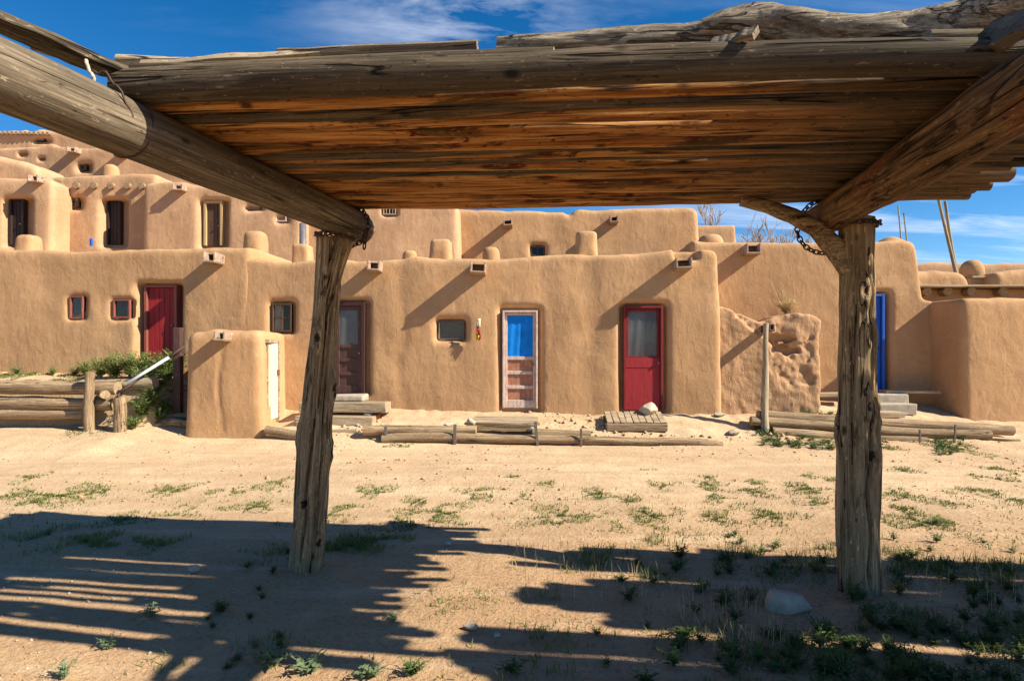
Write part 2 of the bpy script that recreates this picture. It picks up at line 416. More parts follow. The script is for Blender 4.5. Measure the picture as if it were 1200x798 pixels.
def rock(name, p, size, seed, mat='stone', label=None, group=None, rz=0.0, cat='rock', sub=4):
    bm = bmesh.new(); bmesh.ops.create_icosphere(bm, subdivisions=sub, radius=1)
    co = np.array([v.co[:] for v in bm.verts])
    d = 1+.28*vnoise(co[:, 0]*1.1+seed*5, co[:, 1]*1.1, co[:, 2]*1.1+seed)+.12*vnoise(co[:, 0]*3+seed, co[:, 1]*3, co[:, 2]*3)
    co = co*d[:, None]; rr_ = np.random.default_rng(seed)
    for _ in range(14):
        nn = rr_.normal(size=3); nn /= np.linalg.norm(nn); off = rr_.uniform(.55, .9); ex = np.maximum(co @ nn-off, 0); co = co-.9*ex[:, None]*nn[None]
    co = co*(1+.03*vnoise(co[:, 0]*7+seed, co[:, 1]*7, co[:, 2]*7))[:, None]
    co *= np.array(size)/2; co[:, 2] += size[2]*.42
    for v, c in zip(bm.verts, co): v.co = Vector(c)
    me = bpy.data.meshes.new(name); bm.to_mesh(me); bm.free(); me.materials.append(M[mat])
    me.polygons.foreach_set('use_smooth', [True]*len(me.polygons))
    o = link(name, me, None, p, (0, 0, rz))
    return tag(o, label, cat, group)

# ------------------------------------------------------------------ terrain
_COLS = [
 (-16,  [(0,0),(8.0,0),(9.35,.22),(9.68,.27),(9.78,.92),(11.1,1.07),(13,1.1)]),
 (-6.1, [(0,0),(8.0,0),(9.35,.22),(9.68,.27),(9.78,.92),(11.1,1.07),(13,1.1)]),
 (-5.75,[(0,0),(8.5,0),(9.4,.16),(9.9,.3),(10.9,.78),(11.1,.8),(13,.95)]),
 (-5.0, [(0,0),(8.6,0),(9.4,.10),(10,.25),(10.9,.70),(13,.8)]),
 (-4.0, [(0,0),(8.7,0),(9.4,.10),(10,.2),(10.8,.4),(13,.5)]),
 (-3.0, [(0,0),(8.8,0),(9.25,.05),(9.55,.19),(10.7,.47),(13,.5)]),
 (0,    [(0,0),(9.2,0),(9.42,.03),(9.62,.17),(10.5,.38),(13,.4)]),
 (3,    [(0,0),(9.0,0),(9.40,.03),(9.64,.14),(10.3,.34),(13,.4)]),
 (4.4,  [(0,0),(9.0,0),(9.6,.07),(10.2,.34),(11.4,.46),(13,.5)]),
 (5.7,  [(0,0),(9.2,0),(9.72,.03),(9.95,.25),(10.6,.38),(11.4,.50),(13,.5)]),
 (7.2,  [(0,0),(9.2,0),(9.72,.05),(9.95,.20),(10.6,.30),(11.4,.50),(13,.5)]),
 (8.4,  [(0,0),(9.0,0),(9.8,.04),(10.6,.22),(11.4,.4),(13,.4)]),
 (16,   [(0,0),(9.0,0),(10.6,.1),(13,.2)]),
]
_cx = np.array([c[0] for c in _COLS])
def gz0(X, D):
    X = np.asarray(X, float); D = np.asarray(D, float)
    hs = np.stack([np.interp(D, [p[0] for p in c[1]], [p[1] for p in c[1]]) for c in _COLS])
    i = np.clip(np.searchsorted(_cx, X)-1, 0, len(_cx)-2)
    t = np.clip((X-_cx[i])/(_cx[i+1]-_cx[i]), 0, 1)
    a = np.take_along_axis(hs, i[None], 0)[0]; b = np.take_along_axis(hs, (i+1)[None], 0)[0]
    return a*(1-t)+b*t
def gz(X, D):
    X = np.atleast_1d(np.asarray(X, float)); D = np.atleast_1d(np.asarray(D, float))
    r = gz0(X, D)
    r = r + .022*vnoise(X*.7, D*.7, 3.3)+.010*vnoise(X*2.3, D*2.3, 9.1)+.0045*vnoise(X*7, D*7, 1.7)
    bank = np.clip((D-9.5)/.15, 0, 1)*np.clip((11.5-D)/.4, 0, 1)
    r = r+bank*(.018*np.abs(vnoise(X*3.1, D*3.1, 6.))+.015*vnoise(X*8, D*8, 2.))
    return r
def gzs(X, D): return float(gz(X, D)[0])
def G(px, py, it=5):
    """the point of the terrain seen at that pixel"""
    z = 0.0
    for _ in range(it):
        D = F*(H-z)/(py-HY); X = (px-CX)/F*D; z = gzs(X, D)
    return Vector((X, D, z))

def grow(a, b, step, far, k=1.25):
    core = list(np.arange(a, b+step*.5, step)); lo, hi = [a], [b]; s = step
    left = []; x = a; s = step
    while x > -far: s *= k; x -= s; left.append(x)
    right = []; x = core[-1]; s = step
    while x < far: s *= k; x += s; right.append(x)
    return np.array(left[::-1]+core+right)
xs = grow(-9.5, 9.5, .055, 3000); ys = grow(2.2, 11.4, .045, 3000)
XX, YY = np.meshgrid(xs, ys, indexing='ij')
ZZ = gz(XX.ravel(), YY.ravel())
far = sstep(40, 120, np.hypot(XX.ravel(), YY.ravel()))
ZZ = ZZ*(1-far)+.3*far
V = np.stack([XX.ravel(), YY.ravel(), ZZ], 1)
nx, ny = len(xs), len(ys)
I = np.arange(nx*ny).reshape(nx, ny)
Q = np.stack([I[:-1,:-1].ravel(), I[1:,:-1].ravel(), I[1:,1:].ravel(), I[:-1,1:].ravel()], 1)
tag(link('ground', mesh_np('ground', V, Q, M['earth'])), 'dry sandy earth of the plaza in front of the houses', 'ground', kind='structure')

# ------------------------------------------------------------------ implicit adobe bodies
def surface_nets(S, xs, ys, zs):
    S = S.astype(np.float32); ins = S < 0
    nx, ny, nz = S.shape
    c = np.zeros((nx-1, ny-1, nz-1), np.int8)
    for i in (0, 1):
        for j in (0, 1):
            for k in (0, 1): c += ins[i:nx-1+i, j:ny-1+j, k:nz-1+k]
    idx = np.argwhere((c > 0) & (c < 8)); n = len(idx)
    acc = np.zeros((n, 3)); cnt = np.zeros(n)
    I, J, K = idx.T
    def corner(o): return S[I+o[0], J+o[1], K+o[2]], np.stack([xs[I+o[0]], ys[J+o[1]], zs[K+o[2]]], 1)
    cs = {(i, j, k): corner((i, j, k)) for i in (0, 1) for j in (0, 1) for k in (0, 1)}
    for o in cs:
        for ax in range(3):
            if o[ax] == 0:
                p = list(o); p[ax] = 1
                s0, c0 = cs[o]; s1, c1 = cs[tuple(p)]
                m = (s0 < 0) != (s1 < 0)
                t = np.where(m, s0/np.where(m, s0-s1, 1), 0)
                acc += np.where(m[:, None], c0+t[:, None]*(c1-c0), 0); cnt += m
    V = acc/cnt[:, None]
    vid = -np.ones((nx-1, ny-1, nz-1), np.int32); vid[I, J, K] = np.arange(n)
    quads = []
    for ax in range(3):
        a = np.take(ins, range(S.shape[ax]-1), ax); b = np.take(ins, range(1, S.shape[ax]), ax)
        e = np.argwhere(a != b)
        o1, o2 = (ax+1) % 3, (ax+2) % 3
        ok = (e[:, o1] > 0) & (e[:, o2] > 0) & (e[:, o1] < S.shape[o1]-1) & (e[:, o2] < S.shape[o2]-1)
        e = e[ok]
        def cell(d1, d2):
            q = e.copy(); q[:, o1] += d1; q[:, o2] += d2
            return vid[q[:, 0], q[:, 1], q[:, 2]]
        q = np.stack([cell(-1, -1), cell(0, -1), cell(0, 0), cell(-1, 0)], 1)
        out = a[e[:, 0], e[:, 1], e[:, 2]]
        q[~out] = q[~out][:, ::-1]
        quads.append(q)
    return V, np.concatenate(quads)

class House:
    def __init__(s, px0, D0, yaw):
        p = P(px0, HY, D0); s.O = Vector((p.x, p.y)); s.a = R(yaw)
        s.ua = Vector((math.cos(s.a), -math.sin(s.a))); s.va = Vector((math.sin(s.a), math.cos(s.a)))
    def uz(s, px, py, v=0.0):
        r = Vector(((px-CX)/F, 1.0)); D = (v+s.O.dot(s.va))/r.dot(s.va)
        return (D*r-s.O).dot(s.ua), H-(py-HY)/F*D
    def world(s, u, v, z):
        q = s.O+s.ua*u+s.va*v; return Vector((q.x, q.y, z))
    def body(s, name, label, left, right, top, depth, zb, res=.04, k=.12, niches=(), kl=0., kr=0., amp=.03, mat='adobe',
             batter=.02, cat='building', group=None, fn=None, seed=0, fine=1.0, nk=.07):
        L = [s.uz(*p) for p in left]; Rr = [s.uz(*p) for p in right]; T = [s.uz(*p) for p in top]
        T.sort(); L.sort(key=lambda q: q[1]); Rr.sort(key=lambda q: q[1])
        lu = lambda z: np.interp(z, [q[1] for q in L], [q[0] for q in L])
        ru = lambda z: np.interp(z, [q[1] for q in Rr], [q[0] for q in Rr])
        zt = max(t[1] for t in T)
        u0 = min(q[0] for q in L)-.2-max(0, -kl*depth); u1 = max(q[0] for q in Rr)+.2+max(0, kr*depth)
        us = np.arange(u0, u1+res, res); zs = np.arange(zb-res*2.2, zt+.2, res)
        vs = list(np.arange(-.28, .62, res)); st = res
        while vs[-1] < depth+.3: st *= 1.25; vs.append(vs[-1]+st)
        vs = np.array(vs)
        U = us[:, None, None]; V = vs[None, :, None]; Z = zs[None, None, :]
        topu = np.interp(us, [t[0] for t in T], [t[1] for t in T])
        ker = max(3, int(.25/res)); topu = np.convolve(np.pad(topu, ker, mode='edge'), np.ones(ker)/ker, 'same')[ker:-ker]
        topu = (topu+.03*vnoise(us*1.7+seed, 4.4, seed)+.015*vnoise(us*5+seed, 1.1, seed))[:, None, None]
        sd = seed*7.3
        s.vf = lambda u, z: batter*(z-zb)+amp*1.3*vnoise(u*.55+sd, 2.2, z*.45)+amp*.6*vnoise(u*1.7+sd, 5.2, z*1.1)
        vf = s.vf(U, Z)
        df = vf-V
        d = smax(df, Z-topu, k)
        d = smax(d, np.maximum(lu(zs)[None, None, :]+kl*V-U, U-ru(zs)[None, None, :]-kr*V), k)
        d = np.maximum(d, V-depth)
        if fn is not None: d = fn(s, d, U, V, Z, vf)
        for (x0, y0, x1, y1, dep, flare) in niches:
            a0, b1 = s.uz(x0, y0); a1, b0 = s.uz(x1, y1)
            a0 = min(a0, s.uz(x0, y0, dep)[0]); a1 = max(a1, s.uz(x1, y1, dep)[0])
            uc, zc = (a0+a1)/2, (b0+b1)/2; hu, hz = (a1-a0)/2, (b1-b0)/2
            rr = .05
            qx = np.abs(U-uc)-hu+rr; qz = np.abs(Z-zc)-hz+rr
            bx = np.sqrt(np.maximum(qx, 0)**2+np.maximum(qz, 0)**2)+np.minimum(np.maximum(qx, qz), 0)-rr
            rel = (V-vf)/dep
            bx = bx-flare*np.clip(1-rel, 0, 1)**2
            dn = np.maximum(bx, (V-vf)-dep)
            d = smax(d, -dn, nk)
        d = d+fine*(.010*vnoise(U*2.0+sd, V*2.0, Z*1.4)+.003*vnoise(U*7, V*7+sd, Z*5))
        d = np.maximum(d, (zb-Z))
        Vt, Qd = surface_nets(d, us, vs, zs)
        s.zb = zb
        s.root = empty(name, s.world(0, 0, zb), -s.a)
        tag(s.root, label, cat, group)
        Vt[:, 2] -= zb
        s.wall = link('wall', mesh_np('wall', Vt, Qd, M[mat]), s.root)
        return s
    # -------- parts, all in the house's own coordinates
    def dv(s, x0, y0, x1, y1):
        u, z = s.uz((x0+x1)/2, (y0+y1)/2); return float(s.vf(u, z))
    def q(s, px, py, v): u, z = s.uz(px, py, v); return Vector((u, v, z-s.zb))
    def chimney(s, pxl, pxr, pyt, v, sq=.6, drop=.45, dep=None, mat='adobe'):
        a = s.q(pxl, pyt, v); b = s.q(pxr, pyt, v); w = (b.x-a.x)/2; dv = dep/2 if dep else w
        c = Vector(((a.x+b.x)/2, v, a.z)); h = drop
        g = np.linspace(-1.25, 1.25, 24)
        us = g*w; vs = g*dv; zs = np.linspace(-h*1.1, .12, 24)
        U = us[:, None, None]; V = vs[None, :, None]; Z = zs[None, None, :]
        rad = (np.abs(U/w)**(2+2*sq)+np.abs(V/dv)**(2+2*sq))**(1/(2+2*sq))
        tap = 1-.14*np.clip((Z+h)/h, 0, 1)
        d = smax((rad-tap)*w, Z, w*(.9-sq*.6))+.02*vnoise(U*4+pxl, V*4, Z*4)
        d = np.maximum(d, -h-Z)
        Vt, Qd = surface_nets(d, us, vs, zs)
        return link('chimney', mesh_np('chimney', Vt, Qd, M[mat]), s.root, c)
    def spout(s, px, py, w, hh, L, mat='spout', back=.3):
        c = s.q(px, py, -L+s.dv(px, py, px, py)); t = .03; b = MB(); ly = L+back; cy = c.y+ly/2
        b.box((c.x, cy, c.z-hh/2+t/2), (w, ly, t)); b.box((c.x-w/2+t/2, cy+.01, c.z+.003), (t, ly-.01, hh)); b.box((c.x+w/2-t/2, cy+.01, c.z+.003), (t, ly-.01, hh))
        b.box((c.x, cy+.05, c.z+hh/2-t*.4), (w*.96, ly-.2, t*.7), (.02, 0, 0))
        o = b.build('roof_spout', M[mat], s.root); rs = random.Random(int(px*7+py)); o.location = c; o.rotation_euler = (R(rs.uniform(-3, 5)), R(rs.uniform(-4, 4)), R(rs.uniform(-4, 4)))
        o.data.transform(Matrix.Translation(-c)); return o
    def viga(s, px, py, r, L, mat='log'):
        c = s.q(px, py, -L+s.dv(px, py, px, py))
        me = tube_mesh('roof_beam', [(0, y, 0) for y in np.linspace(0, L+.3, 6)], [r, r], 12, .05, 3, px, [M[mat], M['end']])
        return link('roof_beam', me, s.root, c)
    def frame_bars(s, b, u0, u1, z0, z1, v, t, dep, bot=True):
        b.box((u0+t/2, v, (z0+z1)/2), (t, dep, z1-z0)); b.box((u1-t/2, v, (z0+z1)/2), (t, dep, z1-z0))
        b.box(((u0+u1)/2, v+.001, z1-t/2), (u1-u0-2*t-.001, dep, t))
        if bot: b.box(((u0+u1)/2, v+.001, z0+t/2), (u1-u0-2*t-.001, dep, t))
    def window(s, x0, y0, x1, y1, v, fm, t=.035, nx=1, ny=1, back='dark', curtain=None):
        v = v+s.dv(x0, y0, x1, y1)
        a = s.q(x0, y0, v); b_ = s.q(x1, y1, v); u0, u1, z0, z1 = a.x, b_.x, b_.z, a.z
        b = MB(); s.frame_bars(b, u0, u1, z0, z1, v, t, .05)
        for i in range(1, nx): b.box((u0+(u1-u0)*i/nx, v+.004, (z0+z1)/2), (.02, .03, z1-z0-2*t), bev=.003)
        for i in range(1, ny): b.box(((u0+u1)/2, v+.007, z0+(z1-z0)*i/ny), (u1-u0-2*t, .024, .02), bev=.003)
        w = b.build('window', M[fm], s.root)
        MB().box(((u0+u1)/2, v+.012, (z0+z1)/2), (u1-u0-.01, .004, z1-z0-.01), bev=0).build('pane', M['glass'], w)
        MB().box(((u0+u1)/2, v+.06, (z0+z1)/2), (u1-u0, .01, z1-z0), bev=0).build('shade', M[back], w)
        if curtain: cloth(w, u0+t, u0+(u1-u0)*curtain[0], z0+t, z1-t, v+.035, M[curtain[1]])
        return w
    def door(s, x0, y0, x1, y1, v, fm, lm, pm, glass=.42, npan=3, cl=None, ft=.07, handle=True, boards=False, fd=.12, st=.075, full=False):
        v = v+s.dv(x0, y0, x1, y1)
        a = s.q(x0, y0, v); b_ = s.q(x1, y1, v); u0, u1, z0, z1 = a.x, b_.x, b_.z, a.z
        b = MB(); s.frame_bars(b, u0, u1, z0, z1, v+fd/2-.06, ft, fd, bot=False)
        fr_u0, fr_u1, top = u0+ft+.004, u1-ft-.004, z1-ft-.004
        zg = top-(top-z0)*glass
        lf = MB(); vv = v+.012
        if boards:
            n = boards; w = (fr_u1-fr_u0)/n
            for i in range(n): lf.box((fr_u0+w*(i+.5), vv, (z0+top)/2), (w-.006, .035, top-z0), bev=.004)
            d = lf.build('door', M[lm], s.root)
            fb = b.build('door_frame', M[fm], d)
        else:
            lf.box((fr_u0+st/2, vv, (z0+top)/2), (st, .04, top-z0)); lf.box((fr_u1-st/2, vv, (z0+top)/2), (st, .04, top-z0))
            iu0, iu1 = fr_u0+st, fr_u1-st
            zz = [z0+.07]
            pts = list(np.linspace(z0+.14, zg, npan+1))
            lf.box(((iu0+iu1)/2, vv+.002, z0+.07), (iu1-iu0, .036, .14)); lf.box(((iu0+iu1)/2, vv+.002, top-st/2), (iu1-iu0, .036, st))
            for p in pts[1:]: lf.box(((iu0+iu1)/2, vv+.002, p-.03), (iu1-iu0, .036, .06))
            d = lf.build('door', M[lm], s.root)
            b.build('door_frame', M[fm], d)
            if full:
                MB().box(((fr_u0+fr_u1)/2, vv-.024, (z0+zg-.03)/2), (fr_u1-fr_u0, .02, zg-.035-z0), bev=.004).build('door_panel', M[pm], d)
                MB().box(((fr_u0+fr_u1)/2, vv-.03, zg-.20), (fr_u1-fr_u0, .02, .012), bev=.003).build('panel_batten', M[fm], d)
            for p, q_ in zip(pts[:-1], pts[1:]) if not full else ():
                MB().box(((iu0+iu1)/2, vv+.014, (p+q_-.06)/2), (iu1-iu0+.01, .012, q_-.06-p+.01), bev=.003).build('door_panel', M[pm], d)
            if cl != 'bluecloth': MB().box(((iu0+iu1)/2, vv-.010, (zg+top-st)/2), (iu1-iu0+.01, .004, top-st-zg+.01), bev=0).build('door_glass', M['glass'], d)
            MB().box(((iu0+iu1)/2, vv+.07, (zg+top-st)/2), (iu1-iu0+.06, .01, top-st-zg+.06), bev=0).build('shade', M['screen'], d)
            if cl: cloth(d, iu0, iu1, zg, top-st, vv+.006, M[cl])
        if handle:
            k = MB(); hu = fr_u1-.04; hz = z0+(top-z0)*.46
            k.cyl((hu, vv-.02, hz), (hu, vv-.06, hz), .012); k.box((hu, vv-.065, hz), (.04, .03, .04), bev=.012)
            k.build('handle', M['iron'], d)
        return d

def cloth(parent, u0, u1, z0, z1, v, m):
    n, k = 40, 10
    us = np.linspace(u0, u1, n); zs = np.linspace(z0, z1, k)
    UU, ZV = np.meshgrid(us, zs, indexing='ij')
    VV = v+.0035*np.sin(UU*45+2*np.sin(ZV*2))+.004*vnoise(UU*9, ZV*3, 1.0)
    I = np.arange(n*k).reshape(n, k)
    Q = np.stack([I[:-1,:-1].ravel(), I[1:,:-1].ravel(), I[1:,1:].ravel(), I[:-1,1:].ravel()], 1)
    return link('curtain', mesh_np('curtain', np.stack([UU.ravel(), VV.ravel(), ZV.ravel()], 1), Q, m), parent)

# ================================================================== HOUSES
# ---- the long house in the middle
def fnA(s, d, U, V, Z, vf):
    for px, w, dep in ((470, .12, .014), (640, .16, .015), (690, .2, .025)):      # shallow rain gullies
        u1, _ = s.uz(px, 400)
        d = d+dep*np.exp(-((U-u1-.05*np.sin(Z*4))/w)**2)*np.exp(-(V/.3)**2)
    return d
A = House(600, 10.55, 3).body('adobe_house', 'long low adobe house with brown, blue curtained and red doors', [(247, 303), (247, 480)],
    [(843, 295), (847, 400), (847, 490)],
    [(235,303),(247,303),(265,302),(300,299),(318,304),(370,304),(430,305),(470,302),(480,299),(500,303),(560,303),(600,301),(640,297),(690,295),(740,295),(790,292),(830,291),(850,293)],
    3.2, .1, niches=[(387,353,431,463,.12,.04),(587,361,633,484,.13,.06),(728,357,779,484,.14,.06),(318,354,342,390,.14,.05),(513,375,545,399,.15,.06),(792,285,814,303,.3,.02)],
    cat='house', fn=fnA, seed=1, res=.036, amp=.022)
A.door(389, 355, 428, 461, .03, 'oxframe', 'oxblood', 'oxblood', .44, 3, 'greycloth', .06)
A.door(589, 364, 630, 478, .06, 'pink', 'pink', 'ply', .46, 3, 'bluecloth', .035, st=.045)
A.door(730, 359, 776, 480, .07, 'redframe2', 'redframe2', 'redworn', .47, 1, 'greycloth', .04, st=.05, full=True)
A.window(319, 356, 342, 389, .06, 'brown', .03, 2, 2, 'dark', (.55, 'beigecloth'))
A.window(514, 376, 544, 398, .085, 'screen', .02, 1, 1, 'screen')
A.spout(437, 311, .22, .17, .30); A.spout(560, 313, .27, .19, .37); A.spout(802, 308, .27, .18, .36)
for (l, r, y, v, sq, dr) in ((287,313,271,.75,.5,.7),(344,366,288,.9,1.2,.5),(471,489,294,.3,.4,.4),(503,531,281,1.0,1.0,.6),(565,587,289,.6,.2,.5),(673,700,273,.7,.9,.6)):
    A.chimney(l, r, y, v, sq, dr)

# ---- the house to the left, in line with it
C = House(120, 10.91, 2).body('adobe_house', 'adobe house at the left with one red panelled door and two tiny red framed windows',
    [(-330, 290), (-330, 440)], [(292, 290), (292, 440)],
    [(-330,292),(-100,288),(0,290),(60,292),(150,292),(215,290),(250,289),(287,288),(300,288)],
    3.0, .5, niches=[(170,333,209,421,.28,.05),(82,347,98,374,.10,.03),(133,351,153,373,.10,.03)], cat='house', seed=2, res=.042)
C.door(171, 334, 209, 420, .16, 'redframe', 'red', 'redframe', .05, 1, None, .05, boards=5, fd=.26)
C.window(82, 347, 98, 374, .035, 'redframe', .03); C.window(133, 351, 153, 373, .035, 'redframe', .03)
C.spout(244, 301, .22, .18, .36)
C.chimney(22, 46, 275, 1.1, .5, .5)
MB().box(C.q(107, 284, .5), (.04, .04, .14)).build('vent_pipe', M['blue'], C.root)

# ---- the little annex with the white door in its side
def fnB(s, d, U, V, Z, vf):
    u1, _ = s.uz(257, 440)
    d = d+.02*np.exp(-((U-u1-.03*np.sin(Z*5))/.03)**2)*np.exp(-(V/.3)**2)*(Z > .2)
    return d
B = House(262, 9.4, 0).body('adobe_annex', 'small square adobe annex with a narrow white door in its sunlit right side', [(217, 390), (213, 515)], [(306, 390), (310, 515)],
    [(205,389),(215,389),(235,390),(250,387),(265,389),(290,389),(312,388)], 1.55, -.1, kr=-.13, res=.036, cat='annex', seed=3, fn=fnB, batter=.015, k=.16, amp=.018)
def side_door():
    u0, _ = B.uz(309, 450); vv = .50; c = Vector((u0-.13*vv-.008, vv, .98+.1))
    a = math.atan(.13)
    b = MB(); w, h = .42, 1.26
    for i in range(4): b.box(c+Vector((0, (i-1.5)*w/4, 0)), (.05, w/4-.008, h), (0, 0, a), .004)
    d = b.build('door', M['white'], B.root)
    f = MB()
    f.box(c+Vector((0, -w/2-.03, .0)), (.08, .06, h+.1), (0, 0, a)); f.box(c+Vector((0, w/2+.03, 0)), (.08, .06, h+.1), (0, 0, a))
    f.box(c+Vector((0, 0, h/2+.035)), (.085, w+.2, .06), (0, 0, a)); f.build('door_frame', M['plank'], d)
    MB().box(c+Vector((.05, w/2-.05, .14)), (.04, .04, .1), (0, 0, a), .01).build('latch', M['redframe'], d)
side_door()
B.spout(256, 394, .17, .14, .26)

# ---- upper storeys behind, stepping back and up
D1 = House(20, 13.5, 2).body('adobe_house', 'second storey adobe room at the far left edge with a dark door', [(-380, 210), (-380, 300)], [(58, 206), (58, 300)],
    [(-380,200),(-60,202),(0,206),(40,206),(66,208)], 4, .6, res=.06, k=.16, kr=-.22, niches=[(12,231,31,288,.3,.04)], cat='house', seed=4, mat='adobe_far')
D1.door(13, 233, 30, 287, .2, 'darkdoor', 'darkdoor', 'darkdoor', .1, 1, None, .05, boards=3)
D1.spout(37, 209, .24, .16, .2)
D2 = House(120, 14.2, 2).body('adobe_house', 'second storey adobe room with a row of round beam ends over its dark door', [(45, 206), (45, 300)], [(180, 204), (180, 300)],
    [(40,206),(66,205),(110,203),(165,201),(185,201)], 4, .6, res=.055, niches=[(81,231,93,244,.18,.05),(126,233,144,288,.3,.05)], cat='house', seed=5, mat='adobe_far')
D2.door(127, 235, 143, 287, .22, 'darkdoor', 'darkdoor', 'darkdoor', .1, 1, None, .04, boards=3)
D2.window(81, 231, 93, 244, .12, 'brown', .03)
for px in (69, 88, 109, 129, 148, 165): D2.viga(px, 217+(px-69)*.008, .08, .08)
D2.chimney(122, 139, 193, 1.2, .2, .6)
D3 = House(250, 13.8, 2).body('adobe_house', 'second storey adobe room with a yellow framed wooden door below the tilted shelter beam', [(164, 214), (164, 300)], [(350, 224), (350, 300)],
    [(160,213),(200,211),(240,216),(300,222),(360,226)], 4, .6, res=.055, niches=[(238,234,263,290,.24,.05),(288,240,307,245,.1,.03),(323,252,336,260,.1,.02)], cat='house', seed=6, mat='adobe_far')
D3.door(240, 236, 262, 288, .14, 'yellow', 'brown', 'brown', .1, 1, None, .06, boards=4)
D3.window(288, 239, 307, 246, .06, 'brown', .03); D3.window(323, 251, 336, 260, .06, 'pink', .03)
D3.spout(207, 219, .24, .15, .22)
E = House(100, 17.2, 2).body('adobe_house', 'third storey adobe room with a tiny square window under a drain spout', [(-300, 170), (-300, 300)], [(345, 176), (345, 300)],
    [(-300,168),(0,170),(40,168),(55,166),(62,169),(110,171),(170,172),(345,176)], 4, .6, res=.075, niches=[(94,190,102,200,.25,.04),(22,177,26,181,.2,.0),(45,183,48,186,.2,.0)], cat='house', seed=7, mat='adobe_far')
E.window(94, 190, 102, 200, .15, 'brown', .04); E.spout(82, 175, .26, .16, .26); E.spout(137, 180, .25, .16, .26)
T = House(30, 20.5, 2).body('adobe_house', 'topmost adobe room at the upper left with a fringe of small beam ends', [(-260, 152), (-260, 300)], [(230, 158), (230, 300)],
    [(-260,151),(20,151),(26,149),(30,152),(38,149),(60,151),(230,158)], 4, .6, res=.09, niches=[(40,160,53,166,.2,.03)], cat='house', seed=8, mat='adobe_far')
T.window(40, 160, 53, 166, .1, 'darkdoor', .03)
for i in range(12): T.viga(-2+i*5.2, 155.2+i*.1, .05, .12)
S_ = House(0, 14.6, 2).body('adobe_parapet', 'pale sunlit adobe parapet sloping down at the left edge', [(-300, 180), (-300, 300)], [(43, 200), (43, 300)],
    [(-300,170),(-20,178),(0,181),(20,186),(36,193),(46,200)], 1.5, .6, res=.06, k=.2, kr=-.3, cat='parapet', seed=9, mat='adobe_far')
G1 = House(440, 14.2, 2).body('adobe_house', 'second storey adobe house with a small barred window behind the left shelter post', [(338, 240), (338, 300)], [(535, 240), (537, 300)],
    [(330,236),(440,237),(540,236)], 4, .6, res=.06, k=.13, niches=[(449,241,464,252,.12,.04)], cat='house', seed=10, mat='adobe_far')
G1.window(449, 240, 464, 252, .05, 'plank', .025, 4, 1)
G2 = House(680, 14.7, 2).body('adobe_house', 'second storey adobe house with two small drain spouts, rising behind the blue curtained door', [(520, 250), (520, 300)], [(820, 246), (823, 290)],
    [(520,244),(600,245),(660,247),(668,248),(674,244),(740,243),(800,241),(826,243)], 3.5, .4, res=.055, k=.16, niches=[(622,287,638,300,.2,.05),(664,240,669,251,.25,.02)], cat='house', seed=11)
G2.window(622, 287, 638, 300, .13, 'brown', .03, 2, 1)
G2.spout(595, 260, .22, .17, .42); G2.spout(720, 256, .2, .17, .38)
Hs = House(840, 19, 0).body('adobe_house', 'small flat topped adobe block peeping out behind, just left of the bare trees', [(790, 270), (790, 300)], [(865, 270), (866, 300)],
    [(780,262),(840,262),(870,263)], 2.5, .3, res=.07, k=.12, cat='house', seed=12, mat='adobe_far')
pp = P(355, 300, 13.2)
tag(MB().cyl((pp.x, pp.y, 2.4), (pp.x, pp.y, P(355, 262, 13.2).z), .075, 14).build('stove_pipe', M['pipe'], None, True), 'dark metal stovepipe on the roof beside the left shelter post', 'stovepipe')

# ---- right hand houses
def fnI(s, d, U, V, Z, vf):
    u0, z0 = s.uz(1064, 271)
    h = (np.sqrt(((U-u0)/.30)**2+((V-.62)/.45)**2+(np.maximum(Z-z0+.42, 0)/.42)**2)-1)*.3
    h = np.maximum(h, z0-.7-Z)
    return smin(d, h, .12)
I_ = House(960, 11.5, 3).body('adobe_house', 'adobe house at the right with a bright blue door half hidden by the shelter post', [(812, 290), (812, 480)], [(1077, 280), (1080, 300), (1085, 347), (1088, 352), (1108, 354), (1108, 480)],
    [(800,277),(825,281),(845,283),(900,283),(947,284),(1022,282),(1050,279),(1062,279),(1080,281),(1090,283)], 3, .2, res=.042, k=.1,
    niches=[(992,343,1037,460,.2,.06)], cat='house', seed=13, fn=fnI)
I_.door(994, 345, 1035, 459, .12, 'blue', 'blue', 'blue', .1, 1, None, .05, boards=4)
I_.spout(884, 291, .27, .2, .36)
I_.chimney(816, 849, 275, .55, .2, .6)
J = None
